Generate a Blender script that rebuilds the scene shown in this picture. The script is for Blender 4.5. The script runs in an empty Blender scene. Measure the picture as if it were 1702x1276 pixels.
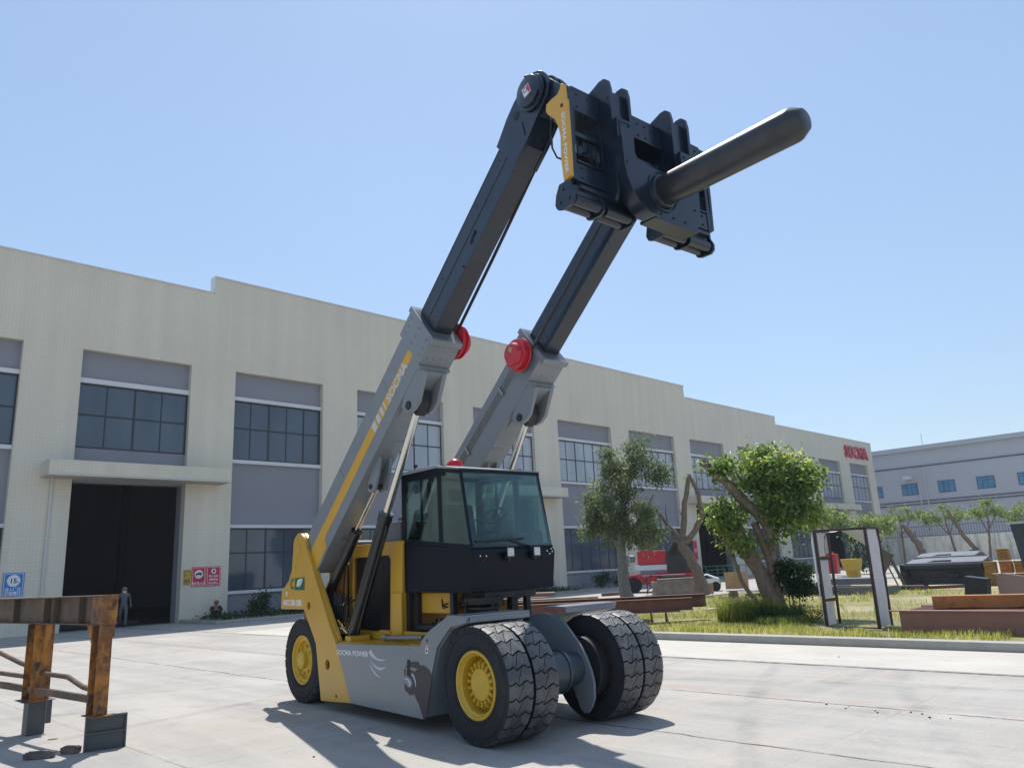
import bpy, bmesh, math, random
import numpy as np
from mathutils import Vector, Matrix, noise as mnoise
random.seed(7); RNG=np.random.default_rng(7)
sc=bpy.context.scene; C=sc.collection
R_=math.radians; pi=math.pi

# ---------------------------------------------------------------- camera
F_PX=1268.95; PITCH=R_(13.488); ROLL=R_(-2.808); CAM_H=1.75
fw=Vector((0,math.cos(PITCH),math.sin(PITCH))); rt=Vector((1,0,0)); up=rt.cross(fw)
rt2=math.cos(ROLL)*rt+math.sin(ROLL)*up; up2=-math.sin(ROLL)*rt+math.cos(ROLL)*up
cam=bpy.data.cameras.new('camera'); camo=bpy.data.objects.new('camera',cam); C.objects.link(camo)
cam.sensor_width=36; cam.lens=F_PX/1702*36; cam.clip_start=.1; cam.clip_end=3000
m=Matrix.Identity(4)
for i in range(3): m[i][0]=rt2[i]; m[i][1]=up2[i]; m[i][2]=-fw[i]
m[2][3]=CAM_H
camo.matrix_world=m; sc.camera=camo

# ---------------------------------------------------------------- light
SUN_DIR=Vector((.02,-.565,-1)).normalized()
SUN_EL=math.asin(-SUN_DIR.z)
world=bpy.data.worlds.new('World'); sc.world=world; world.use_nodes=True
nt=world.node_tree; bg=nt.nodes['Background']; sky=nt.nodes.new('ShaderNodeTexSky')
sky.sky_type='NISHITA'; sky.sun_disc=False; sky.sun_elevation=SUN_EL; sky.sun_rotation=math.atan2(-SUN_DIR.x,-SUN_DIR.y)
sky.air_density=1.35; sky.dust_density=.35; sky.ozone_density=3.0; sky.altitude=0
skm=nt.nodes.new('ShaderNodeMix'); skm.data_type='RGBA'; skm.inputs[0].default_value=.50; nt.links.new(sky.outputs[0],skm.inputs[6]); skm.inputs[7].default_value=(2.75,3.75,5.45,1)
skt=nt.nodes.new('ShaderNodeTexCoord'); skn=nt.nodes.new('ShaderNodeTexNoise'); skn.inputs['Scale'].default_value=1.6; skn.inputs['Detail'].default_value=5; nt.links.new(skt.outputs['Generated'],skn.inputs[0])
skr=nt.nodes.new('ShaderNodeMapRange'); skr.inputs[1].default_value=.3; skr.inputs[2].default_value=.7; skr.inputs[3].default_value=.97; skr.inputs[4].default_value=1.03; nt.links.new(skn.outputs[0],skr.inputs[0])
skv=nt.nodes.new('ShaderNodeVectorMath'); skv.operation='SCALE'; nt.links.new(skm.outputs[2],skv.inputs[0]); nt.links.new(skr.outputs[0],skv.inputs['Scale']); nt.links.new(skv.outputs[0],bg.inputs[0]); bg.inputs[1].default_value=.112
sun=bpy.data.lights.new('sun','SUN'); sun.energy=4.0; sun.angle=R_(.55); sun.color=(1,.965,.90)
suno=bpy.data.objects.new('sun',sun); C.objects.link(suno); suno.rotation_euler=SUN_DIR.to_track_quat('-Z','Y').to_euler()
sc.view_settings.view_transform='Standard'; sc.view_settings.look='None'; sc.view_settings.exposure=.42; sc.view_settings.gamma=1

# ---------------------------------------------------------------- materials
MATS={}
def mat(name,col,rough=.5,metal=0,var=.12,vs=2.0,bump=0,bs=40,spec=.5,coat=0,dirt=None,streak=None,trans=0,emit=0):
    if name in MATS: return MATS[name]
    M=bpy.data.materials.new(name); M.use_nodes=True; n=M.node_tree.nodes; l=M.node_tree.links
    p=n['Principled BSDF']; p.inputs['Roughness'].default_value=rough; p.inputs['Metallic'].default_value=metal
    p.inputs['Specular IOR Level'].default_value=spec
    if coat: p.inputs['Coat Weight'].default_value=coat; p.inputs['Coat Roughness'].default_value=.12
    tc=n.new('ShaderNodeTexCoord'); src=tc.outputs['Object']
    nz=n.new('ShaderNodeTexNoise'); nz.inputs['Scale'].default_value=vs; nz.inputs['Detail'].default_value=8; nz.inputs['Roughness'].default_value=.62
    l.new(src,nz.inputs['Vector'])
    mr=n.new('ShaderNodeMapRange'); mr.inputs['From Min'].default_value=.3; mr.inputs['From Max'].default_value=.7
    mr.inputs['To Min'].default_value=1-var; mr.inputs['To Max'].default_value=1+var
    l.new(nz.outputs['Fac'],mr.inputs['Value'])
    mx=n.new('ShaderNodeVectorMath'); mx.operation='SCALE'; mx.inputs[0].default_value=col[:3]
    l.new(mr.outputs[0],mx.inputs['Scale']); out=mx.outputs[0]
    def blend(a,colr,scale,lo,hi,stretch=(1,1,1),amt=1):
        mp=n.new('ShaderNodeMapping'); mp.inputs['Scale'].default_value=stretch; l.new(src,mp.inputs['Vector'])
        z=n.new('ShaderNodeTexNoise'); z.inputs['Scale'].default_value=scale; z.inputs['Detail'].default_value=9; z.inputs['Roughness'].default_value=.7
        l.new(mp.outputs[0],z.inputs['Vector'])
        r=n.new('ShaderNodeMapRange'); r.inputs['From Min'].default_value=lo; r.inputs['From Max'].default_value=hi; r.inputs['To Max'].default_value=amt
        l.new(z.outputs['Fac'],r.inputs['Value'])
        mm=n.new('ShaderNodeMix'); mm.data_type='RGBA'; l.new(r.outputs[0],mm.inputs['Factor'])
        l.new(a,mm.inputs[6]); mm.inputs[7].default_value=(*colr,1); return mm.outputs[2],r.outputs[0]
    if dirt:
        for d in (dirt if isinstance(dirt,list) else [dirt]): out,_=blend(out,*d)
    l.new(out,p.inputs['Base Color'])
    rr=n.new('ShaderNodeMapRange'); rr.inputs['To Min'].default_value=max(0,rough-.08); rr.inputs['To Max'].default_value=min(1,rough+.1)
    l.new(nz.outputs['Fac'],rr.inputs['Value']); l.new(rr.outputs[0],p.inputs['Roughness'])
    if bump:
        b=n.new('ShaderNodeBump'); b.inputs['Strength'].default_value=bump; b.inputs['Distance'].default_value=.02
        bz=n.new('ShaderNodeTexNoise'); bz.inputs['Scale'].default_value=bs; bz.inputs['Detail'].default_value=6; l.new(src,bz.inputs['Vector'])
        l.new(bz.outputs['Fac'],b.inputs['Height']); l.new(b.outputs[0],p.inputs['Normal'])
    if emit: p.inputs['Emission Color'].default_value=(*col[:3],1); p.inputs['Emission Strength'].default_value=emit
    M['p']=1; MATS[name]=M; return M

DUST=(.30,.27,.23)
gray=mat('grey machine paint',(.205,.230,.250),.34,var=.06,coat=.25,dirt=(DUST,1.5,.6,.95,(1,1,1),.35))
yel=mat('yellow machine paint',(.62,.345,.035),.36,var=.07,coat=.25,dirt=(DUST,2.2,.62,.95,(1,1,1),.3))
rimy=mat('rim yellow paint',(.62,.39,.03),.42,var=.1,vs=8,coat=.1,dirt=[((.16,.09,.04),6,.6,.85,(1,1,1),.6)])
stripeo=mat('orange stripe film',(.66,.36,.035),.35,var=.04)
navy=mat('dark blue black paint',(.009,.017,.032),.24,var=.2,coat=.2,dirt=(DUST,1.3,.62,1.0,(1,1,1),.22))
boomblk=mat('black boom paint',(.008,.017,.033),.27,var=.25,coat=.3,dirt=[(DUST,1.6,.62,.9,(1,1,1),.12),((.05,.05,.05),3,.62,.75,(6,1,1),.3)])
cabblk=mat('black cab paint',(.004,.008,.016),.30,var=.1,spec=.18)
blackm=mat('black matte metal',(.018,.018,.02),.5,var=.3)
cylblk=mat('black cylinder paint',(.012,.014,.018),.25,var=.2,coat=.4)
chrome=mat('chrome rod',(.72,.70,.66),.14,metal=1,var=.03)
red=mat('red reel paint',(.55,.015,.03),.3,var=.08,coat=.35)
rubber=mat('tyre rubber',(.014,.016,.020),.75,var=.22,vs=9,bump=.25,bs=60,dirt=[((.10,.097,.09),2.6,.5,.9,(1,1,1),.35)])
tread=mat('tyre tread rubber',(.058,.059,.063),.5,var=.25,vs=12,bump=.3,bs=45,dirt=[((.26,.25,.235),5,.40,.78,(1,1,1),.6)])
white=mat('white film',(.75,.77,.78),.4,var=.03)
grey_film=mat('pale letter film',(.52,.58,.60),.4,var=.05)
darkfilm=mat('dark decal film',(.035,.033,.04),.4,var=.15)
greenf=mat('green sticker',(.015,.12,.04),.4,var=.05)
steel=mat('bare steel',(.35,.35,.34),.35,metal=.8,var=.1)
rust=mat('rusty orange steel',(.22,.095,.035),.75,var=.35,vs=5,bump=.5,bs=25,dirt=[((.50,.22,.04),2.2,.46,.56,(1,1,.5),.9),((.05,.035,.03),3.4,.50,.60,(1,1,.7),.95),((.16,.05,.03),7,.55,.7,(1,1,1),.7)])
rustd=mat('dark rusty steel',(.115,.082,.062),.78,var=.35,vs=4,bump=.5,bs=25,dirt=[((.28,.125,.045),3,.48,.66,(1,1,1),.7),((.26,.23,.2),1.6,.58,.85,(1,1,1),.35)])
primer=mat('red oxide primer',(.16,.062,.045),.6,var=.15,vs=2,bump=.1,dirt=[((.26,.14,.10),2,.5,.8,(1,.3,1),.5)])
pinkp=mat('pink brown primer',(.27,.13,.105),.6,var=.1,vs=2,dirt=[((.40,.25,.2),1.5,.5,.85,(1,1,4),.5),((.13,.06,.045),3,.6,.8,(1,1,1),.5)])
orangep=mat('weathered orange paint',(.42,.16,.04),.65,var=.15,vs=3,bump=.2,dirt=[((.16,.07,.035),4,.55,.72,(1,1,1),.85)])
dgrey=mat('dark grey steel',(.075,.085,.09),.5,var=.15,vs=4,dirt=(DUST,3,.6,.9,(1,1,1),.3))
mgrey=mat('mid grey steel',(.16,.16,.165),.6,var=.15,vs=3)
fabblk=mat('black primed fabrication',(.022,.026,.032),.45,var=.3,vs=3)
fabtop=mat('dusty black plate',(.13,.14,.16),.5,var=.2,vs=3)
foam=mat('dirty white foam',(.66,.63,.65),.85,var=.08,vs=3,bump=.4,bs=12,dirt=[((.22,.20,.18),2.2,.58,.8,(1,1,.5),.5)])
wood=mat('crate wood',(.42,.26,.12),.75,var=.2,vs=3,bump=.2,dirt=[((.24,.14,.06),6,.55,.75,(.3,6,6),.6)])
bark=mat('tree bark',(.21,.155,.115),.9,var=.3,vs=8,bump=1.0,bs=18,dirt=[((.06,.045,.035),6,.5,.7,(3,3,.5),.7)])
barkg=mat('grey bark',(.19,.175,.15),.9,var=.3,vs=8,bump=1.0,bs=18,dirt=[((.05,.045,.04),6,.5,.7,(3,3,.5),.7)])
cutw=mat('cut wood',(.40,.31,.22),.85,var=.15,vs=14)
concrete=mat('concrete kerb',(.36,.35,.32),.85,var=.12,vs=3,bump=.2,dirt=[((.18,.17,.15),2,.55,.8,(1,1,1),.6)])
wallc=mat('stained concrete wall',(.78,.75,.65),.88,var=.12,vs=1.5,dirt=[((.22,.21,.18),1.2,.48,.70,(1,1,.10),.85)])
panelg=mat('grey spandrel paint',(.235,.24,.27),.6,var=.04,vs=.6)
frameg=mat('window frame grey',(.022,.027,.036),.45,var=.1)
ledgew=mat('white ledge paint',(.62,.62,.63),.6,var=.05,vs=.8)
pipew=mat('white plastic pipe',(.58,.57,.53),.5,var=.05)
canopym=mat('canopy soffit plaster',(.52,.49,.43),.8,var=.06,vs=1)
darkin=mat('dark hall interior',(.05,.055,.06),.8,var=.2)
greenrail=mat('green railing paint',(.03,.14,.10),.5,var=.1)
redveh=mat('red vehicle paint',(.52,.015,.03),.35,var=.1,coat=.3)
tealp=mat('teal sheet',(.02,.20,.16),.5,var=.1)
yelo=mat('faded yellow part',(.36,.21,.05),.7,var=.25,vs=4,dirt=[((.17,.075,.05),3,.47,.62,(1,1,1),.85)])
redsign=mat('red sign',(.55,.02,.06),.5,var=.05)
bluesign=mat('blue sign',(.04,.20,.50),.5,var=.05)
yelsign=mat('yellow sign',(.60,.42,.05),.5,var=.05)
black=mat('black film',(.01,.01,.012),.5)
skin=mat('skin',(.36,.20,.14),.6,var=.06,vs=20)
cover=mat('blue grey coverall',(.11,.125,.135),.85,var=.12,vs=12)
jacket=mat('dark green jacket',(.025,.035,.03),.85,var=.2,vs=12)
helm=mat('red helmet',(.30,.03,.03),.4,var=.1)
helmb=mat('brown helmet',(.30,.15,.12),.4,var=.1)
farwall=mat('far factory wall',(.47,.485,.52),.75,var=.05,vs=.12)
farline=mat('far dark band',(.11,.10,.13),.7)
farwin=mat('far blue glass',(.10,.26,.42),.12,var=.25,vs=1.2)
farframe=mat('far window frame',(.06,.12,.2),.5)

def glassmat(name,tint,refl=.5):
    M=bpy.data.materials.new(name); M.use_nodes=True; n=M.node_tree.nodes; l=M.node_tree.links; n.clear()
    o=n.new('ShaderNodeOutputMaterial'); t=n.new('ShaderNodeBsdfTransparent'); t.inputs[0].default_value=(*tint,1)
    g=n.new('ShaderNodeBsdfGlossy'); g.inputs['Roughness'].default_value=.02; g.inputs[0].default_value=(.9,1,.97,1)
    fr=n.new('ShaderNodeFresnel'); fr.inputs[0].default_value=1.5
    ml=n.new('ShaderNodeMath'); ml.operation='MULTIPLY_ADD'; ml.inputs[1].default_value=refl; ml.inputs[2].default_value=.03; l.new(fr.outputs[0],ml.inputs[0])
    x=n.new('ShaderNodeMixShader'); l.new(ml.outputs[0],x.inputs[0]); l.new(t.outputs[0],x.inputs[1]); l.new(g.outputs[0],x.inputs[2]); l.new(x.outputs[0],o.inputs[0]); return M
cabglass=glassmat('tinted cab glass',(.75,.87,.83),.14)
cabside=glassmat('dark tinted side glass',(.66,.74,.74),.4)

def panemat(name,a,b,rough=.05,wav=.012):
    M=bpy.data.materials.new(name); M.use_nodes=True; n=M.node_tree.nodes; l=M.node_tree.links; p=n['Principled BSDF']
    tc=n.new('ShaderNodeTexCoord'); mp=n.new('ShaderNodeMapping'); mp.inputs['Scale'].default_value=(.5,.5,.18); l.new(tc.outputs['Object'],mp.inputs[0])
    z=n.new('ShaderNodeTexNoise'); z.inputs['Scale'].default_value=1.2; z.inputs['Detail'].default_value=4; l.new(mp.outputs[0],z.inputs[0])
    mx=n.new('ShaderNodeMix'); mx.data_type='RGBA'; mx.inputs[6].default_value=(*a,1); mx.inputs[7].default_value=(*b,1)
    r=n.new('ShaderNodeMapRange'); r.inputs[1].default_value=.35; r.inputs[2].default_value=.65; l.new(z.outputs[0],r.inputs[0]); l.new(r.outputs[0],mx.inputs[0]); l.new(mx.outputs[2],p.inputs['Base Color'])
    p.inputs['Roughness'].default_value=rough; p.inputs['IOR'].default_value=1.62
    b_=n.new('ShaderNodeBump'); b_.inputs['Strength'].default_value=wav; b_.inputs['Distance'].default_value=.3; z2=n.new('ShaderNodeTexNoise'); z2.inputs['Scale'].default_value=.8; l.new(tc.outputs['Object'],z2.inputs[0]); l.new(z2.outputs[0],b_.inputs['Height']); l.new(b_.outputs[0],p.inputs['Normal'])
    return M
pane_dark=panemat('dark window glass',(.045,.068,.095),(.075,.105,.14))
pane_light=panemat('curtained window glass',(.30,.34,.39),(.40,.44,.49))

def leafmat(name,cols):
    M=bpy.data.materials.new(name); M.use_nodes=True; n=M.node_tree.nodes; l=M.node_tree.links
    p=n['Principled BSDF']; o=n['Material Output']
    at=n.new('ShaderNodeAttribute'); at.attribute_name='tone'
    cr=n.new('ShaderNodeValToRGB'); e=cr.color_ramp.elements
    e[0].position=0; e[0].color=(*cols[0],1); e[1].position=1; e[1].color=(*cols[-1],1)
    for i,c in enumerate(cols[1:-1]): x=e.new((i+1)/(len(cols)-1)); x.color=(*c,1)
    l.new(at.outputs['Fac'],cr.inputs[0]); l.new(cr.outputs[0],p.inputs['Base Color']); p.inputs['Roughness'].default_value=.42; p.inputs['Specular IOR Level'].default_value=.45
    t=n.new('ShaderNodeBsdfTranslucent'); hs=n.new('ShaderNodeHueSaturation'); hs.inputs['Value'].default_value=1.6; hs.inputs['Hue'].default_value=.485; l.new(cr.outputs[0],hs.inputs['Color']); l.new(hs.outputs[0],t.inputs[0])
    x=n.new('ShaderNodeMixShader'); x.inputs[0].default_value=.55; l.new(p.outputs[0],x.inputs[1]); l.new(t.outputs[0],x.inputs[2]); l.new(x.outputs[0],o.inputs[0]); return M
leaf_dark=leafmat('dark olive leaves',[(.04,.07,.035),(.09,.14,.06),(.17,.21,.09),(.40,.34,.16)])
leaf_green=leafmat('fresh green leaves',[(.04,.09,.025),(.11,.19,.045),(.22,.31,.07),(.40,.43,.13)])
leaf_pale=leafmat('pale green leaves',[(.08,.13,.05),(.14,.21,.07),(.22,.29,.09),(.34,.35,.13)])
leaf_bush=leafmat('bush leaves',[(.012,.035,.014),(.025,.065,.022),(.045,.10,.03)])
grassm=leafmat('grass blades',[(.12,.16,.03),(.22,.27,.05),(.38,.37,.09),(.58,.50,.20)])

# ---------------------------------------------------------------- mesh helpers
def tri_fill(loops):
    bm=bmesh.new(); es=[]
    for lp in loops:
        vs=[bm.verts.new((p[0],p[1],0)) for p in lp]
        es+=[bm.edges.new((vs[i],vs[(i+1)%len(vs)])) for i in range(len(vs))]
    bmesh.ops.triangle_fill(bm,edges=es,use_beauty=True)
    bm.verts.index_update(); V=[tuple(v.co[:2]) for v in bm.verts]; Fc=[[v.index for v in f.verts] for f in bm.faces]; bm.free(); return V,Fc
def circle2(c,r,n=20,a0=0): return [(c[0]+r*math.cos(a0+2*pi*i/n),c[1]+r*math.sin(a0+2*pi*i/n)) for i in range(n)]
def frame_of(d):
    d=Vector(d).normalized(); a=Vector((0,0,1)) if abs(d.z)<.9 else Vector((1,0,0)); u=d.cross(a).normalized(); return u,d.cross(u).normalized()
class MB:
    def __init__(s): s.v=[]; s.f=[]; s.m=[]
    def add(s,vs,fs,m=0):
        o=len(s.v); s.v+= [tuple(v) for v in vs]; s.f+=[tuple(i+o for i in f) for f in fs]; s.m+=[m]*len(fs); return s
    def box(s,x0,x1,y0,y1,z0,z1,m=0,rot=None,c=None):
        vs=[Vector((x,y,z)) for x in (x0,x1) for y in (y0,y1) for z in (z0,z1)]
        if rot is not None:
            cc=Vector(c) if c is not None else Vector(((x0+x1)/2,(y0+y1)/2,(z0+z1)/2)); vs=[rot@(v-cc)+cc for v in vs]
        return s.add(vs,[(0,1,3,2),(4,6,7,5),(0,4,5,1),(2,3,7,6),(0,2,6,4),(1,5,7,3)],m)
    def hexa(s,vs,m=0): return s.add(vs,[(0,1,3,2),(4,6,7,5),(0,4,5,1),(2,3,7,6),(0,2,6,4),(1,5,7,3)],m)
    def bar(s,p0,p1,w,h,m=0,upv=(0,0,1)):
        p0=Vector(p0);p1=Vector(p1); d=(p1-p0).normalized(); u=Vector(upv)
        if abs(d.dot(u))>.95: u=Vector((1,0,0))
        r=d.cross(u).normalized(); u=r.cross(d)
        vs=[p+r*a*w/2+u*b*h/2 for p in (p0,p1) for a in (-1,1) for b in (-1,1)]
        return s.add(vs,[(0,1,3,2),(4,6,7,5),(0,4,5,1),(2,3,7,6),(0,2,6,4),(1,5,7,3)],m)
    def cyl(s,p0,p1,r0,r1=None,n=20,m=0,cap=True):
        r1=r0 if r1 is None else r1; p0=Vector(p0);p1=Vector(p1); u,w=frame_of(p1-p0)
        vs=[p+ (u*math.cos(2*pi*i/n)+w*math.sin(2*pi*i/n))*r for p,r in ((p0,r0),(p1,r1)) for i in range(n)]
        fs=[(i,(i+1)%n,n+(i+1)%n,n+i) for i in range(n)]
        if cap: fs+=[tuple(range(n))[::-1],tuple(range(n,2*n))]
        return s.add(vs,fs,m)
    def tube(s,pts,r,n=8,m=0,rs=None,cap=True):
        pts=[Vector(p) for p in pts]; k=len(pts); vs=[]; 
        d0=(pts[1]-pts[0]); u,w=frame_of(d0)
        for i,p in enumerate(pts):
            d=(pts[min(i+1,k-1)]-pts[max(i-1,0)]).normalized()
            u=(u-d*u.dot(d)).normalized(); w=d.cross(u)
            rr=rs[i] if rs else r
            vs+=[p+(u*math.cos(2*pi*j/n)+w*math.sin(2*pi*j/n))*rr for j in range(n)]
        fs=[(i*n+j,i*n+(j+1)%n,(i+1)*n+(j+1)%n,(i+1)*n+j) for i in range(k-1) for j in range(n)]
        if cap: fs+=[tuple(range(n))[::-1],tuple((k-1)*n+j for j in range(n))]
        return s.add(vs,fs,m)
    def lathe(s,prof,c,axis='y',n=48,m=0,sgn=1,ms=None):
        # prof: (radius, offset along axis)
        vs=[]; c=Vector(c)
        for r,o in prof:
            for i in range(n):
                a=2*pi*i/n
                if axis=='y': vs.append(c+Vector((r*math.cos(a),o*sgn,r*math.sin(a))))
                elif axis=='x': vs.append(c+Vector((o*sgn,r*math.cos(a),r*math.sin(a))))
                else: vs.append(c+Vector((r*math.cos(a),r*math.sin(a),o*sgn)))
        k=len(prof)
        for i in range(k-1):
            s.add([],[],0)
        o0=len(s.v); s.v+=[tuple(v) for v in vs]
        for i in range(k-1):
            for j in range(n):
                s.f.append((o0+i*n+j,o0+i*n+(j+1)%n,o0+(i+1)*n+(j+1)%n,o0+(i+1)*n+j)); s.m.append(ms[i] if ms else m)
        return s
    def prism(s,poly,c0,c1,axis='y',m=0,holes=(),mside=None):
        if holes: V,Fc=tri_fill([poly]+list(holes))
        else: V,Fc=[tuple(p) for p in poly],[list(range(len(poly)))]
        k=len(V)
        def P(p,c):
            return (p[0],c,p[1]) if axis=='y' else ((c,p[0],p[1]) if axis=='x' else (p[0],p[1],c))
        vs=[P(p,c0) for p in V]+[P(p,c1) for p in V]
        s.add(vs,[f for f in Fc]+[[i+k for i in f][::-1] for f in Fc],m)
        o=len(s.v)-2*k; idx=0
        for lp in [poly]+list(holes):
            L=len(lp)
            for i in range(L):
                a,b=idx+i,idx+(i+1)%L
                s.f.append((o+a,o+b,o+b+k,o+a+k)); s.m.append(m if mside is None else mside)
            idx+=L
        return s
    def mirror(s,yc):
        s.v=[(v[0],2*yc-v[1],v[2]) for v in s.v]; return s
    def build(s,name,mats,parent=None,bevel=0,sharp=35,loc=None,seg=2,fix=True):
        me=bpy.data.meshes.new(name); me.from_pydata(s.v,[],s.f)
        if not isinstance(mats,(list,tuple)): mats=[mats]
        for q in mats: me.materials.append(q)
        me.polygons.foreach_set('material_index',s.m)
        if fix:
            bm=bmesh.new(); bm.from_mesh(me); bmesh.ops.recalc_face_normals(bm,faces=bm.faces); bm.to_mesh(me); bm.free()
        if sharp:
            me.polygons.foreach_set('use_smooth',[True]*len(me.polygons)); me.set_sharp_from_angle(angle=R_(sharp))
        me.update()
        o=bpy.data.objects.new(name,me); C.objects.link(o)
        if parent is not None: o.parent=parent
        if loc is not None: o.location=loc
        if bevel:
            b=o.modifiers.new('bevel','BEVEL'); b.width=bevel; b.segments=seg; b.limit_method='ANGLE'; b.angle_limit=R_(40); b.harden_normals=True
        return o
def tag(o,label=None,cat=None,group=None,kind=None):
    if label: o['label']=label
    if cat: o['category']=cat
    if group: o['group']=group
    if kind: o['kind']=kind
    return o
def empty(name,loc=(0,0,0),rz=0,label=None,cat=None,group=None):
    o=bpy.data.objects.new(name,None); C.objects.link(o); o.location=loc; o.rotation_euler=(0,0,rz); o.empty_display_size=.2
    return tag(o,label,cat,group)
def copy_tree(o,parent=None):
    c=o.copy(); C.objects.link(c)
    if parent is not None: c.parent=parent
    for ch in list(o.children): copy_tree(ch,c)
    return c
def text(body,name,size,mt,parent,origin,X,Y,depth=.002,align='LEFT',width=None,bold=0,shear=0):
    cu=bpy.data.curves.new(name,'FONT'); cu.body=body; cu.size=size; cu.align_x=align; cu.extrude=depth; cu.offset=bold; cu.shear=shear; cu.resolution_u=3
    t=bpy.data.objects.new(name,cu); C.objects.link(t); dg=bpy.context.evaluated_depsgraph_get(); dg.update()
    me=bpy.data.meshes.new_from_object(t.evaluated_get(dg)); bpy.data.objects.remove(t)
    X=Vector(X).normalized(); Y=Vector(Y); Y=(Y-X*Y.dot(X)).normalized(); Z=X.cross(Y)
    xs=[v.co.x for v in me.vertices]; sx=1
    if width and xs: sx=width/(max(xs)-min(xs))
    o_=Vector(origin)
    for v in me.vertices: v.co=o_+X*(v.co.x*sx)+Y*v.co.y+Z*v.co.z
    me.materials.clear(); me.materials.append(mt)
    ob=bpy.data.objects.new(name,me); C.objects.link(ob); ob.parent=parent; me.name=name; return ob

# facade frame: X along the factory front, D = distance behind the front
AZ=R_(45.369); DV=Vector((math.cos(AZ),math.sin(AZ),0)); NV=Vector((-math.sin(AZ),math.cos(AZ),0)); FD=36.906
def FW(X,D,z=0): p=DV*X+NV*(FD+D); return Vector((p.x,p.y,z))
FO=FW(0,0)

# ---------------------------------------------------------------- ground
def ground_mat():
    M=bpy.data.materials.new('concrete yard'); M.use_nodes=True; n=M.node_tree.nodes; l=M.node_tree.links; p=n['Principled BSDF']
    tc=n.new('ShaderNodeTexCoord'); src=tc.outputs['Object']
    def noise(sc_,det=8,ro=.6,st=(1,1,1)):
        mp=n.new('ShaderNodeMapping'); mp.inputs['Scale'].default_value=st; l.new(src,mp.inputs[0]); z=n.new('ShaderNodeTexNoise'); z.inputs['Scale'].default_value=sc_; z.inputs['Detail'].default_value=det; z.inputs['Roughness'].default_value=ro; l.new(mp.outputs[0],z.inputs[0]); return z.outputs[0]
    def rng(v,a,b,c,d):
        r=n.new('ShaderNodeMapRange'); r.inputs[1].default_value=a; r.inputs[2].default_value=b; r.inputs[3].default_value=c; r.inputs[4].default_value=d; l.new(v,r.inputs[0]); return r.outputs[0]
    def mix(f,a,b):
        x=n.new('ShaderNodeMix'); x.data_type='RGBA'
        if isinstance(f,float): x.inputs[0].default_value=f
        else: l.new(f,x.inputs[0])
        for i,c in ((6,a),(7,b)):
            if isinstance(c,tuple): x.inputs[i].default_value=(*c,1)
            else: l.new(c,x.inputs[i])
        return x.outputs[2]
    def mth(op,a,b=None):
        x=n.new('ShaderNodeMath'); x.operation=op
        for i,c in enumerate((a,b)):
            if c is None: continue
            if isinstance(c,(int,float)): x.inputs[i].default_value=c
            else: l.new(c,x.inputs[i])
        return x.outputs[0]
    base=mix(rng(noise(.35,6),.35,.65,0,1),(.365,.338,.30),(.49,.458,.415))
    base=mix(rng(noise(.9,8,.7,(1,.10,1)),.42,.66,0,.85),base,(.315,.305,.29))
    base=mix(rng(noise(3.2,7,.7,(1,.06,1)),.50,.68,0,.5),base,(.52,.49,.45))
    base=mix(rng(noise(1.6,6,.6,(.12,1,1)),.45,.7,0,.6),base,(.50,.43,.38))
    base=mix(rng(noise(3.0,9,.7),.54,.74,0,.45),base,(.25,.235,.22))
    base=mix(rng(noise(.22,4,.5),.56,.72,0,.35),base,(.42,.35,.31))
    base=mix(rng(noise(55,3,.6),.35,.75,0,.5),base,(.25,.24,.22))
    base=mix(rng(noise(7,9,.8),.56,.66,0,.35),base,(.22,.205,.185))
    sp=n.new('ShaderNodeSeparateXYZ'); l.new(src,sp.inputs[0])
    wob=mth('MULTIPLY',mth('SUBTRACT',noise(1.3,5,.6),.5),.16)
    wob2=mth('MULTIPLY',mth('SUBTRACT',noise(5,5,.7),.5),.10)
    def line(coord,pos,w,wb=None):
        c=mth('ADD',coord,wb) if wb is not None else coord
        return rng(mth('ABSOLUTE',mth('SUBTRACT',c,pos)),w*.4,w,1,0)
    X,Y=sp.outputs[0],sp.outputs[1]
    def grid(coord,per,off,w):
        md=mth('PINGPONG',mth('ADD',coord,off),per/2)
        return rng(md,w*.4,w,1,0)
    joints=mth('MULTIPLY',grid(Y,4.6,1.25,.010),.55)
    jx=line(X,9.47,.03,wob2)
    j2=line(X,7.15,.028,wob); j3=line(X,3.4,.012); j4=line(X,-1.6,.012); j5=line(X,-7,.012); j6=line(X,-12,.012); j7=line(X,12.50,.075,wob2)
    allj=joints
    for q in (j3,j4,j5,j6): allj=mth('MAXIMUM',allj,q)
    strong=mth('MULTIPLY',mth('MAXIMUM',mth('MAXIMUM',jx,j2),j7),rng(noise(2.2,7,.75),.34,.55,.12,1.0))
    # reddish paint residue beside the joint
    redl=mth('MULTIPLY',line(X,9.70,.18,wob2),rng(noise(2.5,6,.7,(1,.3,1)),.44,.64,.0,.45))
    base=mix(redl,base,(.36,.17,.14))
    base=mix(mth('MULTIPLY',allj,rng(noise(.9,6,.75),.42,.62,.0,.9)),base,(.10,.09,.08))
    base=mix(strong,base,(.07,.062,.055))
    allj=mth('MAXIMUM',allj,strong)
    base=mix(mth('MULTIPLY',rng(noise(.55,3,.5),.60,.68,0,1),rng(noise(9,6,.7),.4,.7,0,.4)),base,(.16,.15,.14))
    for cx_,cy_,R0 in ((-6,-36,15.5),(-6,-36,17.4),(22,-60,31.0),(22,-60,29.2),(2,-12,14.0)):
        d2=mth('SQRT',mth('ADD',mth('POWER',mth('ADD',X,-cx_),2),mth('POWER',mth('ADD',Y,-cy_),2)))
        tm=rng(mth('ABSOLUTE',mth('SUBTRACT',d2,R0)),.06,.17,1,0)
        base=mix(mth('MULTIPLY',tm,rng(noise(1.1,7,.75),.42,.66,0,.42)),base,(.17,.165,.16))
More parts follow.
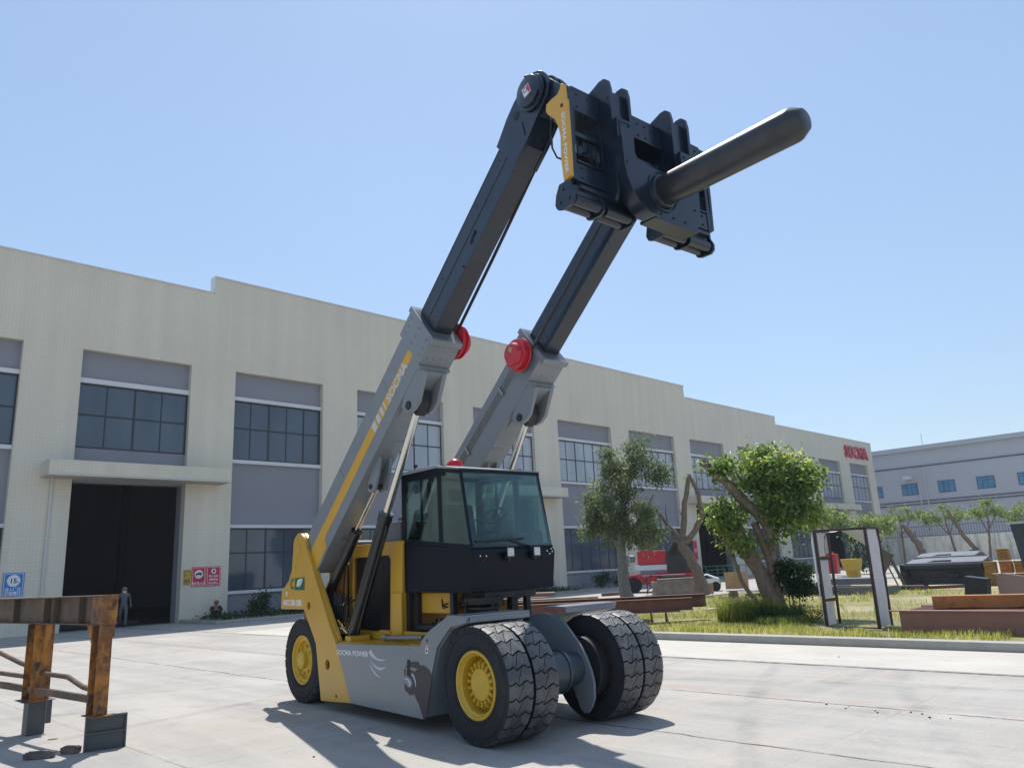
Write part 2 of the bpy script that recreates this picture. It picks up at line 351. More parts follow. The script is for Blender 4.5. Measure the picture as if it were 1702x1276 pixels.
    l.new(base,p.inputs['Base Color']); p.inputs['Roughness'].default_value=.82; p.inputs['Specular IOR Level'].default_value=.3
    b=n.new('ShaderNodeBump'); b.inputs['Strength'].default_value=.35; b.inputs['Distance'].default_value=.01; l.new(mth('SUBTRACT',noise(28,8,.7),mth('MULTIPLY',allj,1.0)),b.inputs['Height']); l.new(b.outputs[0],p.inputs['Normal'])
    return M
g=MB(); g.add([(-700,-700,0),(900,-700,0),(900,900,0),(-700,900,0)],[(0,1,2,3)])
go=g.build('ground',ground_mat(),sharp=0); go.location=FO; go.rotation_euler=(0,0,AZ); tag(go,kind='structure')
lite=mat('pale paving',(.49,.455,.40),.85,var=.10,vs=1.2,dirt=[((.36,.34,.31),.8,.5,.75,(1,.3,1),.6),((.24,.22,.2),30,.62,.8,(1,1,1),.4)])
pv=MB(); pv.box(12.6,15.1,-90,-10,-.02,.004).build('pavement',lite,loc=FO).rotation_euler=(0,0,AZ); tag(bpy.data.objects['pavement'],kind='structure')

# grass island
soil=mat('grassy soil',(.22,.20,.075),.95,var=.25,vs=2,bump=.6,bs=14,dirt=[((.42,.35,.22),.35,.50,.62,(1,1,1),.95),((.10,.13,.035),1.4,.5,.7,(1,1,1),.7)])
sandy=mat('sandy gravel',(.44,.375,.27),.95,var=.2,vs=2,bump=.6,bs=20,dirt=[((.26,.22,.12),1.5,.5,.7,(1,1,1),.7)])
k=MB(); k.box(15.1,15.42,-90,-18,0,.15); k.box(15.42,44,-18.3,-18,0,.15)
ko=k.build('kerb',concrete,loc=FO,bevel=.015); ko.rotation_euler=(0,0,AZ); tag(ko,kind='structure')
k=MB(); NX,NY=60,90
vs=[];fs=[]
for i in range(NX+1):
    for j in range(NY+1):
        X=15.42+(34-15.42)*i/NX; Y=-90+(-18.3+90)*j/NY
        vs.append((X,Y,.11+.05*mnoise.noise((X*.4,Y*.4,0))+.02*mnoise.noise((X*2,Y*2,3))))
for i in range(NX):
    for j in range(NY): a=i*(NY+1)+j; fs.append((a,a+1,a+NY+2,a+NY+1))
k.add(vs,fs); o=k.build('grass_ground',soil,loc=FO); o.rotation_euler=(0,0,AZ); tag(o,kind='structure')
k=MB(); k.add([(34,-90,.10),(99,-90,.10),(99,-26,.10),(34,-20,.10)],[(0,1,2,3)]); o=k.build('gravel_yard',sandy,loc=FO,sharp=0); o.rotation_euler=(0,0,AZ); tag(o,kind='structure')

# ---------------------------------------------------------------- factory building
def tile_mat():
    M=bpy.data.materials.new('beige wall tile'); M.use_nodes=True; n=M.node_tree.nodes; l=M.node_tree.links; p=n['Principled BSDF']
    tc=n.new('ShaderNodeTexCoord'); sp=n.new('ShaderNodeSeparateXYZ'); l.new(tc.outputs['Object'],sp.inputs[0])
    ad=n.new('ShaderNodeMath'); ad.operation='ADD'; l.new(sp.outputs[0],ad.inputs[0]); l.new(sp.outputs[1],ad.inputs[1])
    cb=n.new('ShaderNodeCombineXYZ'); l.new(ad.outputs[0],cb.inputs[0]); l.new(sp.outputs[2],cb.inputs[1])
    br=n.new('ShaderNodeTexBrick'); br.offset=0; br.inputs['Scale'].default_value=1; br.inputs['Brick Width'].default_value=.145; br.inputs['Row Height'].default_value=.145; br.inputs['Mortar Size'].default_value=.011; br.inputs['Mortar Smooth'].default_value=.2
    br.inputs['Color1'].default_value=(.675,.625,.51,1); br.inputs['Color2'].default_value=(.65,.60,.49,1); br.inputs['Mortar'].default_value=(.59,.545,.445,1)
    l.new(cb.outputs[0],br.inputs['Vector'])
    z=n.new('ShaderNodeTexNoise'); z.inputs['Scale'].default_value=.18; z.inputs['Detail'].default_value=6; l.new(tc.outputs['Object'],z.inputs[0])
    mp=n.new('ShaderNodeMapping'); mp.inputs['Scale'].default_value=(1.3,1.3,.06); l.new(tc.outputs['Object'],mp.inputs[0])
    z2=n.new('ShaderNodeTexNoise'); z2.inputs['Scale'].default_value=1.1; z2.inputs['Detail'].default_value=6; l.new(mp.outputs[0],z2.inputs[0])
    am=n.new('ShaderNodeMath'); am.operation='ADD'; l.new(z.outputs[0],am.inputs[0]); l.new(z2.outputs[0],am.inputs[1])
    r=n.new('ShaderNodeMapRange'); r.inputs[1].default_value=.7; r.inputs[2].default_value=1.3; r.inputs[3].default_value=.90; r.inputs[4].default_value=1.06; l.new(am.outputs[0],r.inputs[0])
    s=n.new('ShaderNodeVectorMath'); s.operation='SCALE'; l.new(br.outputs[0],s.inputs[0]); l.new(r.outputs[0],s.inputs['Scale']); l.new(s.outputs[0],p.inputs['Base Color'])
    p.inputs['Roughness'].default_value=.55; return M
tile=tile_mat()
bays=[(2.9,7.6,'w'),(9.93,14.84,'d'),(17.12,22.24,'w'),(24.5,30.98,'w'),(33.57,39.38,'d'),(41.97,48.34,'w'),(50.72,57.27,'w'),(59.83,65.7,'d'),(68.43,75.0,'w'),(77.4,83.9,'w'),(86.81,92.75,'d'),(95.6,101.33,'w')]
bays=[(-5.2,.6,'w')]+bays
bld=empty('factory_building',FO,AZ,'long beige tiled factory hall with grey window bays behind the boom machine','factory building')
WD=.42; DH=6.42
w=MB(); edges=[-14]+[e for b in bays for e in b[:2]]+[103.49]
for i in range(0,len(edges),2): w.box(edges[i],edges[i+1],0,WD,0,12.27)          # piers
for a,b,t in bays:
    if t=='d': w.box(a,b,.0,WD,DH,7.22)
for a,b,h in [(-14,15.85,16.24),(15.85,59.7,17.15),(59.7,77.2,16.1),(77.2,103.49,15.22)]: w.box(a,b,0,WD,12.27,h)
w.build('wall',tile,bld)
w=MB(); w.box(-14,-13.6,WD,30,0,15); w.box(103.09,103.49,WD,30,0,15.1); w.box(-13.6,103.09,29.6,30,0,15); w.box(-13.6,103.09,WD,29.6,14.2,14.5)
w.build('shell',panelg,bld)
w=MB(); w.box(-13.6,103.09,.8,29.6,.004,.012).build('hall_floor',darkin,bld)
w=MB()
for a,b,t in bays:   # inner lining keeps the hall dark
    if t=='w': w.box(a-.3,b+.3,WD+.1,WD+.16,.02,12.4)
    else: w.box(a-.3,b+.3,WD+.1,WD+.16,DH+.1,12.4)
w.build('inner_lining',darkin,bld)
cop=MB()
for a,b,h in [(-14,15.8,16.24),(15.8,59.75,17.15),(59.75,77.25,16.1),(77.25,103.55,15.22)]: cop.box(a,b,-.05,WD+.05,h,h+.06)
cop.box(15.79,15.85,-.05,WD+.05,16.3,17.15)
cop.build('roof_coping',mat('pale coping metal',(.62,.62,.60),.5,var=.04),bld)
def window(a,b,z0,z1,zm,n,light):
    W=(b-a); f=MB(); y0,y1=.27,.33
    f.box(a,a+.07,y0,y1,z0,z1); f.box(b-.07,b,y0,y1,z0,z1); f.box(a+.07,b-.07,y0,y1,z0,z0+.07); f.box(a+.07,b-.07,y0,y1,z1-.08,z1)
    f.box(a+.07,b-.07,y0+.005,y1-.005,zm-.035,zm+.035)
    for i in range(1,n):
        x=a+W*i/n; h=.045 if i%2==0 else .025
        f.box(x-h,x+h,y0+.01-.003*(i%2),y1-.01,z0+.07,zm-.035); f.box(x-h,x+h,y0+.01-.003*(i%2),y1-.01,zm+.035,z1-.08)
    fo=f.build('window',frameg,bld)
    p=MB(); p.box(a+.03,b-.03,.300,.312,z0+.03,z1-.03).build('pane',pane_light if light else pane_dark,fo)
for i,(a,b,t) in enumerate(bays):
    n=max(4,round((b-a)/1.07)); light=a>24
    panels=MB(); bands=MB(); panels.box(a,b,.30,.34,10.99,12.27)
    if t=='w':
        window(a,b,7.73,10.80,9.37,n,light); window(a,b,1.29,4.32,3.1,n,False)
        panels.box(a,b,.30,.34,4.48,7.55); panels.box(a,b,.28,.34,0,1.14)
        for z0,z1 in ((10.80,10.99),(7.55,7.73),(4.32,4.48),(1.14,1.29)): bands.box(a,b,.14,.36,z0,z1)
    else:
        window(a,b,7.82,10.77,9.33,4 if b-a<5.2 else 6,light); panels.box(a,b,.28,.34,7.22,7.82); bands.box(a,b,.14,.36,10.77,10.99)
        jm=MB(); jm.box(a-.001,a+.03,WD,.95,0,DH); jm.box(b-.03,b+.001,WD,.95,0,DH); jm.box(a,b,WD,.95,DH-.12,DH)
        jm.build('door_jamb',panelg,bld)
    po=panels.build('spandrel_panel',panelg,bld); bands.build('white_ledge',ledgew,po)
for a,b in ((8.72,16.5),(32.0,41.3),(58.4,67.3),(85.3,94.2)):
    c=MB(); c.box(a,b,-1.2,0,6.46,7.05); co=c.build('canopy',tile,bld); c=MB(); c.box(a-.02,b+.02,-1.24,0,6.38,6.46); c.build('soffit',canopym,co)
c=MB(); c.cyl((9.15,-.07,0.02),(9.15,-.07,6.38),.055,n=12)
for z in (1.5,3.2,4.9): c.box(9.07,9.23,-.02,.0,z,z+.05)
c.build('downpipe',pipew,bld)
# dark hall contents seen through the openings
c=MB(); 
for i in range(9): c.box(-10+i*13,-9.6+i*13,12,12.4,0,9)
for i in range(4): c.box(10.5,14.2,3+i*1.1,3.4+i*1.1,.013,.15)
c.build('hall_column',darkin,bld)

# big wall lettering
tg=empty('wall_logo_sign',FW(0,0),AZ,'big red raised factory name lettering high on the beige wall end','sign')
def logo(name,parent,origin,Xd,Yd,h,wd,mt,depth,bold):
    return text('SOCMA',name,h*1.38,mt,parent,origin,Xd,Yd,depth=depth,width=wd,bold=bold)
redl=mat('red letter acrylic',(.50,.02,.05),.4)
logo('lettering',tg,(94.6,-.12,12.98),(1,0,0),(0,0,1),1.45,7.0,redl,.10,.06)
sw=MB()
for i in range(10):
    a0=.3+i*.5; a1=a0+.3
    sw.prism([(97.05+r*math.cos(a)*1.0,13.7+r*math.sin(a)) for r,a in ((.18,a0),(.42,a0+.15),(.42,a1+.2),(.18,a1))],-.235,-.225,'y')
sw.build('swirl_emblem',mat('pink red film',(.7,.25,.25),.5),tg)

# signs beside the door
def sign(name,a,b,z0,z1,mt,label,cat,border=white):
    e=empty(name,FO,AZ,label,cat); s=MB(); s.box(a,b,-.03,-.002,z0,z1); bo=s.build('board',mt,e)
    s=MB(); t=.018; i=.035; y0,y1=-.034,-.031
    s.box(a+i,b-i,y0,y1,z0+i,z0+i+t); s.box(a+i,b-i,y0,y1,z1-i-t,z1-i); s.box(a+i,a+i+t,y0,y1,z0+i+t,z1-i-t); s.box(b-i-t,b-i,y0,y1,z0+i+t,z1-i-t); s.build('border',border,e); return e
e=sign('speed_sign',7.74,8.49,1.58,2.51,bluesign,'blue and white 15 speed sign on the tiled wall left of the dark doorway','sign')
s=MB(); s.cyl((8.115,-.031,2.19),(8.115,-.036,2.19),.235,n=32); s.build('disc',white,e)
text('15',"number",.26,black,e,(7.97,-.038,2.10),(1,0,0),(0,0,1),.001,bold=.006); text('km',"unit",.08,black,e,(8.22,-.038,2.10),(1,0,0),(0,0,1),.001)
text('进入厂区',"lettering",.145,white,e,(8.115,-.033,1.80),(1,0,0),(0,0,1),.001,'CENTER',bold=.003); text('减速慢行',"lettering",.145,white,e,(8.115,-.033,1.65),(1,0,0),(0,0,1),.001,'CENTER',bold=.003)
e=sign('gate_sign',14.94,15.29,1.68,2.38,yelsign,'small yellow gate number sign beside the dark doorway, left of the red signs','sign',black)
text('安全通道',"lettering",.06,black,e,(15.115,-.033,2.25),(1,0,0),(0,0,1),.001,'CENTER'); text('西门',"lettering",.15,black,e,(15.115,-.033,2.05),(1,0,0),(0,0,1),.001,'CENTER')
s=MB(); s.cyl((15.115,-.031,1.86),(15.115,-.036,1.86),.115,n=24); s.build('disc',mat('brown disc',(.22,.10,.02),.5),e); text('3',"number",.17,yelsign,e,(15.115,-.038,1.80),(1,0,0),(0,0,1),.001,'CENTER',bold=.004)
e=sign('truck_sign',15.33,15.99,1.58,2.49,redsign,'red sign showing a black truck in a white disc, middle of three','sign')
s=MB(); s.cyl((15.66,-.031,2.15),(15.66,-.036,2.15),.2,n=32); s.build('disc',white,e)
s=MB(); s.box(15.60,15.80,-.042,-.038,2.12,2.22); s.prism([(15.50,2.10),(15.59,2.10),(15.59,2.20),(15.55,2.20)],-.042,-.038); s.cyl((15.56,-.038,2.09),(15.56,-.042,2.09),.025,n=12); s.cyl((15.74,-.038,2.09),(15.74,-.042,2.09),.025,n=12); s.build('truck_symbol',black,e)
text('载货车入口',"lettering",.13,white,e,(15.66,-.033,1.68),(1,0,0),(0,0,1),.001,'CENTER',bold=.004)
e=sign('notice_sign',16.03,16.72,1.58,2.49,redsign,'red sign with rows of white characters, rightmost beside the grey window','sign')
s=MB(); s.cyl((16.375,-.031,2.27),(16.375,-.036,2.27),.12,n=24); s.build('disc',white,e); s=MB(); s.cyl((16.375,-.037,2.27),(16.375,-.041,2.27),.055,n=16); s.build('symbol',black,e)
for z,t_ in ((2.0,'闲人免进'),(1.84,'注意安全'),(1.68,'禁止烟火')): text(t_,"lettering",.115,white,e,(16.375,-.033,z),(1,0,0),(0,0,1),.001,'CENTER',bold=.003)
# far red sign near the third doorway
e=sign('door_notice',57.6,59.3,1.6,3.3,redsign,'red notice board on the wall beside the far doorway behind the bare tree','sign'); text('闲人免进',"lettering",.36,white,e,(58.45,-.036,2.3),(1,0,0),(0,0,1),.001,'CENTER')

# ---------------------------------------------------------------- far factory and boundary
fb=empty('far_factory',FW(115,0),AZ,'blue grey factory block with small blue windows standing beyond the boundary wall','factory building')
w=MB(); w.box(0,40,-90,60,0,15.5); w.box(-.5,0,-90,60,14.9,15.5); w.build('wall',farwall,fb)
w=MB()
for z,h in ((12.7,.16),(7.95,.14),(7.55,.14)): w.box(-.12,0,-90,60,z-h/2,z+h/2)
w.build('cornice_band',farline,fb)
for i in range(-3,8):
    b=.79-4.7*i; a=b-2.1
    f=MB(); 
    for (u0,u1) in ((a,a+.1),(b-.1,b),((a+b)/2-.3,(a+b)/2-.22),((a+b)/2+.35,(a+b)/2+.43)): f.box(-.06,.0,u0,u1,8.9,10.4)
    f.box(-.06,0,a,b,8.85,8.95); f.box(-.06,0,a,b,10.35,10.45); f.box(-.05,0,a,b,9.9,9.97)
    fo=f.build('window',farframe,fb); p=MB(); p.box(-.03,-.004,a,b,8.95,10.4); p.build('pane',farwin,fo)
w=MB(); 
for y in (-1.5,-2.4,-14.5): w.cyl((-.15,y,0.2),(-.15,y,12.5),.07,n=8)
w.build('downpipe',pipew,fb)
w=MB(); w.box(-.9,-.2,-.9,.2,11.0,11.5); w.box(-.9,-.2,-10,-9.1,6.6,7.2); w.build('air_conditioner',ledgew,fb)
w=MB()
for y in (-2.7,-16,-31): w.cyl((0.5,y,15.5),(0.5,y,17.2),.05,n=6)
w.build('roof_mast',ledgew,fb)

bw=empty('boundary_wall',FW(100,0),AZ,'stained concrete boundary wall with dark railing along its top','wall')
w=MB(); w.box(0,.25,-90,2.5,0,2.95); w.build('concrete_panel',wallc,bw)
w=MB(); w.box(.08,.14,-90,2.5,3.05,3.1); w.box(.08,.14,-90,2.5,4.15,4.2)
for i in range(330): y=2.3-.28*i; w.box(.09,.13,y-.015,y+.015,2.95,4.3)
w.build('railing',mat('dark railing',(.03,.04,.05),.5),bw)

# ================================================================ boom machine (x forward, y to its left, z up)
PSI=R_(-50.244); MO=Vector((-.5108*1.75/1.65,7.8906*1.75/1.65,0)); YC=1.15
mach=empty('boom_handler',MO,PSI,'yellow and grey wheeled machine with twin black booms raised and a thick ram pole','boom machine')
BC,BS=math.cos(R_(40.4)),math.sin(R_(40.4))
def ST(s,t): return (-4.15+s*BC-t*BS, 2.40+s*BS+t*BC)
def STP(s,t,y): a,z=ST(s,t); return Vector((a,y,z))
def both(fn):
    fn(False); fn(True)
def B(mb,mir): return mb.mirror(YC) if mir else mb

# --- chassis
c=MB()
c.box(-4.5,-.80,.42,.62,.34,.86); c.box(-4.5,-.80,1.68,1.88,.34,.86)
c.box(-4.45,-3.4,.62,1.68,.40,1.15); c.box(-1.05,-.72,.45,1.85,.78,1.10); c.box(-3.0,-.9,.62,1.68,.40,.60)
c.box(-3.35,-.95,.05,.42,.30,.50); c.box(-3.35,-.95,1.88,2.25,.30,.50)
c.build('chassis_frame',gray,mach,bevel=.008)
c=MB(); c.box(-4.28,-4.12,.06,.40,1.13,1.30); c.box(-4.28,-4.12,1.90,2.24,1.13,1.30); c.box(-4.9,-4.75,.06,2.24,1.33,1.50); c.build('rear_bracket',primer,mach,bevel=.006)
c=MB(); c.box(-4.2,-3.66,.42,1.88,1.16,1.92); c.box(-4.1,-3.7,.10,.42,.90,1.18); c.box(-3.95,-3.75,.12,.30,1.18,1.55); c.build('rear_filler',blackm,mach,bevel=.02)  # dark filler boxes added to close the bright gap behind the rear arms
c=MB(); c.box(-4.05,-3.68,.36,.42,1.50,1.86); c.box(-3.66,-3.63,.40,.44,.95,1.9); c.build('orange_cover',orangep,mach,bevel=.01)
c=MB(); c.box(-3.9,-1.02,.055,.62,.86,.895); c.box(-3.9,-1.02,1.68,2.245,.86,.895); c.box(-3.3,-1.2,.62,1.68,.86,.90)
c.box(-3.05,-2.9,.10,.40,.895,.96); c.box(-1.35,-1.06,.07,.12,.895,.93); c.box(-2.75,-1.4,.45,.50,.895,1.02)
c.build('deck',yel,mach,bevel=.006)
side_poly=[(-3.12,.87),(-1.03,.93),(-.98,1.0),(-.83,1.10),(-.47,1.26),(-.09,1.27),(-.12,1.20),(-.41,1.15),(-.68,.93),(-.99,.155),(-2.69,.16),(-3.08,.80)]
head=[(-4.355+.215*math.cos(a),2.19+.215*math.sin(a)) for a in [R_(x) for x in range(12,172,16)]]
arm_poly=head+[(-4.57,2.08),(-4.60,1.86),(-4.70,1.72),(-4.95,1.56),(-4.98,1.30),(-4.15,1.305),(-3.74,.85),(-3.56,.11),(-2.69,.16),(-3.08,.80),(-3.12,.87),(-3.31,1.09)]
def chassis_side(mir):
    c=MB(); c.prism(side_poly,0,.035,'y'); o=B(c,mir).build('side_plate',gray,mach,bevel=.004)
    if not mir:
        Fm=lambda pts,mt,nm,y=-.003: MB().prism(pts,y,-.0005,'y').build(nm,mt,o)
        Fm([(-1.233,.747),(-1.15,.757),(-1.068,.761),(-1.025,.723),(-.945,.728),(-.842,.689),(-.789,.639),(-.804,.558),(-.854,.395),(-.913,.214),(-.984,.172),(-1.016,.229),(-1.06,.30),(-1.118,.353),(-1.15,.40),(-1.17,.41),(-1.19,.385),(-1.215,.405),(-1.24,.38),(-1.281,.393),(-1.30,.42),(-1.33,.41),(-1.363,.441),(-1.37,.506),(-1.335,.49),(-1.297,.465),(-1.223,.471),(-1.194,.519),(-1.22,.56),(-1.26,.575),(-1.312,.594),(-1.28,.63),(-1.235,.664),(-1.144,.651),(-1.075,.68),(-1.143,.688),(-1.235,.691)],darkfilm,'beast_decal')
        Fm([(-1.297,.770),(-1.236,.770),(-1.247,.598),(-1.308,.594)],black,'decal_bar',-.006)
        Fm([(-1.356,.693),(-1.299,.706),(-1.300,.683)],darkfilm,'decal_spur')
        Fm([(-1.37,.66),(-1.345,.67),(-1.34,.62),(-1.352,.58),(-1.368,.60)],darkfilm,'decal_mark')
        Fm([(-1.35,.562),(-1.29,.562),(-1.235,.535),(-1.225,.50),(-1.25,.487),(-1.28,.49),(-1.255,.515),(-1.30,.545),(-1.345,.552)],grey_film,'decal_swirl',-.005)
        Fm([(-1.19,.63),(-1.15,.60),(-1.12,.55),(-1.115,.49),(-1.125,.49),(-1.14,.54),(-1.17,.585),(-1.21,.61)],grey_film,'decal_arc',-.005)
        Fm([(-2.148,.846),(-2.218,.806),(-2.19,.78),(-2.149,.759),(-2.10,.742),(-2.043,.73),(-1.98,.72),(-1.918,.717),(-1.815,.731),(-1.811,.741),(-1.938,.74),(-1.99,.748),(-2.043,.764),(-2.116,.806)],grey_film,'swoosh')
        Fm([(-2.203,.756),(-2.15,.694),(-2.086,.648),(-2.03,.626),(-1.982,.615),(-1.919,.607),(-1.812,.643),(-1.816,.655),(-1.88,.645),(-1.94,.642),(-2.0,.648),(-2.065,.664),(-2.11,.685),(-2.15,.709)],grey_film,'swoosh')
        Fm([(-2.182,.672),(-2.15,.614),(-2.087,.568),(-2.003,.535),(-1.941,.525),(-1.931,.532),(-2.024,.568),(-2.108,.612)],grey_film,'swoosh')
        text('SOCMA POWER','lettering',.088,white,o,(-3.085,-.001,.735),(1,0,.017),(0,0,1),.001,width=.86,bold=.0018)
        q=Fm([(-.905,.943),(-.848,.946),(-.855,.855),(-.912,.854)],white,'label'); Fm([(-.903,.940),(-.850,.943),(-.852,.915),(-.905,.912)],yelsign,'label_stripe',-.005); Fm([(-.892,.90),(-.868,.90),(-.870,.868),(-.894,.868)],black,'label_mark',-.005)
        MB().cyl((-.873,.001,.995),(-.873,-.006,.995),.018,n=16).build('bolt',dgrey,o)
    c=MB(); c.prism(arm_poly,0,.05,'y',holes=[circle2((-3.37,.585),.065),circle2((-3.992,1.354),.055)])
    c.box(-4.9,-4.86,.05,.30,1.32,1.52)
    a=B(c,mir).build('rear_arm',yel,mach,bevel=.006)
    c=MB(); c.prism([(-4.14,2.20),(-4.17,2.32),(-4.27,2.40),(-4.36,2.41),(-4.36,2.33),(-4.26,2.24),(-3.20,.90),(-3.12,.90)],.05,.10,'y'); c.cyl((-4.355,-.012,2.16),(-4.355,.48,2.16),.07,n=24); B(c,mir).build('arm_flange',yel,a,bevel=.004)
    if not mir:
        c=MB(); c.cyl((-4.483,.0,1.883),(-4.483,-.012,1.883),.045,n=20); c.prism([(-4.42,2.33),(-4.36,2.26),(-4.38,2.0),(-4.40,2.0),(-4.39,2.24),(-4.43,2.30)],-.008,0,'y'); c.box(-4.46,-4.41,-.01,0,2.20,2.23); c.box(-4.46,-4.42,-.01,0,2.0,2.03)
        c.build('grease_point',rimy,a)
        c=MB(); c.prism(circle2((-3.1,.211),.022,12),-.003,-.0005,'y'); c.build('plug',black,a)
        c=MB(); c.prism(circle2((-3.992,1.354),.055),.035,.049,'y'); c.build('pin_cap',primer,a)
        MB().box(-4.47,-4.13,-.004,-.001,1.575,1.755).build('eco_sticker',greenf,a)
        wf=MB(); wf.prism([(-4.41,1.63),(-4.36,1.72),(-4.27,1.74),(-4.19,1.735),(-4.22,1.68),(-4.29,1.63),(-4.36,1.62)],-.007,-.0045,'y'); wf.build('leaf_symbol',white,a)
        wf=MB(); wf.bar((-4.42,-.009,1.60),(-4.22,-.009,1.72),.002,.008); wf.build('leaf_vein',greenf,a)
        wf=MB(); 
        for i in range(9):
            a0=R_(60+i*28); a1=R_(60+i*28+30); wf.prism([(-4.55+r*math.cos(q),1.665+r*math.sin(q)) for r,q in ((.05,a0),(.08,a0),(.08,a1),(.05,a1))],-.004,-.001,'y')
        wf.build('round_symbol',greenf,a)
        text('HNTC100-1200','lettering',.115,white,a,(-4.90,-.001,1.355),(1,0,0),(0,0,1),.001,width=.66,bold=.004)
        MB().box(-4.79,-4.745,-.004,-.001,1.49,1.555).build('label',white,a)
    # mudguard
    prof=[(-.985,.17),(-.83,.53),(-.672,.915),(-.42,1.13),(-.10,1.20)]; top=[(x-.0,z+.022) for x,z in prof]
    c=MB(); c.prism(prof+[(-.10,1.225),(-.43,1.155),(-.695,.93),(-.855,.535),(-1.01,.17)],.035,.86,'y'); c.box(-.47,-.09,.0,.875,1.255,1.275); c.box(-.10,-.085,.04,.87,1.20,1.255)
    B(c,mir).build('mudguard',gray,mach,bevel=.004)
    d=[(-.9,1.16),(-.49,1.20),(-.30,1.17),(-.15,1.10),(-.03,.99),(.10,.86),(.19,.73),(.26,.58),(.29,.45),(.28,.30),(.23,.20),(.17,.135),(.11,.125),(.05,.17),(-.04,.36),(-.12,.50),(-.3,.62),(-.9,.6)]
    c=MB(); c.prism(d,.83,.865,'y'); c.cyl((-.62,.82,1.05),(-.62,.80,1.05),.04,n=16); B(c,mir).build('axle_plate',gray,mach,bevel=.006)
both(chassis_side)
c=MB(); c.cyl((0,.3,.60),(0,2.0,.60),.17,n=28); c.cyl((-.03,.87,.585),(-.03,1.22,.585),.225,n=36); c.cyl((-.04,1.22,.585),(-.04,1.43,.585),.17,n=36)
for y0,y1 in ((.66,.83),(1.47,1.64)): c.cyl((-.04,y0,.588),(-.04,y1,.588),.2,n=32)
c.cyl((-.03,1.18,.585),(-.03,1.22,.585),.24,n=36)
for i in range(10):
    a=2*pi*i/10; c.cyl((-.03+.2*math.cos(a),1.22,.585+.2*math.sin(a)),(-.03+.2*math.cos(a),1.235,.585+.2*math.sin(a)),.014,n=8)
hb=MB()
for y0,y1 in ((.655,.80),(1.50,1.645)): hb.cyl((0,y0,.588),(0,y1,.588),.352,n=36)
hb.build('rim_back_cover',blackm,mach,bevel=.01)  # added black drums, sized to hide the yellow backs of the rims
c.build('drive_axle',mat('axle grey black',(.045,.06,.075),.4,var=.2,coat=.2),mach,bevel=.004)
c=MB(); c.box(-4.45,-4.2,.45,1.85,.45,.72); c.cyl((-4.33,.36,.59),(-4.33,1.94,.59),.09,n=20); c.build('steer_axle',dgrey,mach,bevel=.01)

# --- tyres with block tread
def tyre_bm(R,W,npitch):
    mb=MB(); h=W/2; g_=.022
    prof=[(.335,-h*.72),(.345,-h*.86),(.40,-h*.99),(.455,-h*1.0),(.50,-h*.985),(R-.055,-h*.965),(R-.026,-h*.93),(R-g_,-h*.86),(R-g_,h*.86),(R-.026,h*.93),(R-.055,h*.965),(.50,h*.985),(.455,h),(.40,h*.99),(.345,h*.86),(.335,h*.72)]
    mb.lathe(prof,(0,0,0),'y',72,0)
    P=2*pi/npitch; gw=.0135
    zig=[(-.5,-.008),(-.36,-.004),(-.26,.016),(-.13,-.022),(.0,-.004),(.10,.012),(.22,.020),(.34,-.012),(.5,-.004)]
    def zz(v,row):
        v=v if row==0 else v
        for (a,b),(c_,d) in zip(zig,zig[1:]):
            if a<=v<=c_: return b+(d-b)*(v-a)/(c_-a)
        return 0
    def vert(u,v):   # u arc metres, v fraction
        ang=u/R; edge=abs(v)*2; rr=R-.004*edge**2-(.009 if edge>.93 else 0)
        return rr,ang,v*W*.985
    for k in range(npitch):
        u0=k*P*R; 
        split0,split1=(-.16,.10)     # oblique sipe between the two columns
        for side in (0,1):
            if side==0:
                vs0=[-.5,-.44,-.36,-.26,split0-.0]; vs1=[-.5,-.44,-.36,-.26,-.13,0,split1]
                off=-gw*.35/ W
            else:
                vs0=[split0,-.13,0,.10,.22,.34,.44,.5]; vs1=[split1,.22,.34,.44,.5]
                off=gw*.35/W
            low=[(u0+zz(v,0)+gw/1.6, v+(off if i==(len(vs0)-1 if side==0 else 0) else 0)) for i,v in enumerate(vs0)]
            hi=[(u0+P*R+zz(v,0)-gw/1.6, v+(off if i==(len(vs1)-1 if side==0 else 0) else 0)) for i,v in enumerate(vs1)]
            loop=low+hi[::-1]; top=[];bot=[]
            for u,v in loop:
                r_,a_,y_=vert(u,v); top.append((r_*math.cos(a_),y_,r_*math.sin(a_))); rb=R-g_-.002; rb=rb-(.03 if abs(v)>.49 else 0)
                bot.append((rb*math.cos(a_),y_*.985,rb*math.sin(a_)))
            n=len(loop); nl=len(low); nh=len(hi); o=0
            fs=[]
            # strip fill between low and hi chains
            i=j=0
            while i<nl-1 or j<nh-1:
                A=i; Bq=n-1-j
                if j>=nh-1 or (i<nl-1 and low[i+1][1]<=hi[j+1][1]): fs.append((A,A+1,Bq)); i+=1
                else: fs.append((A,Bq-1,Bq)); j+=1
            mb.add(top+bot,[f[::-1] for f in fs]+[(q,(q+1)%n,n+(q+1)%n,n+q) for q in range(n)],0)
            for q in range(len(fs)): mb.m[-(len(fs)+n)+q]=1  # groove shade put into the colour: dark block sides under pale dusty tops
    return mb
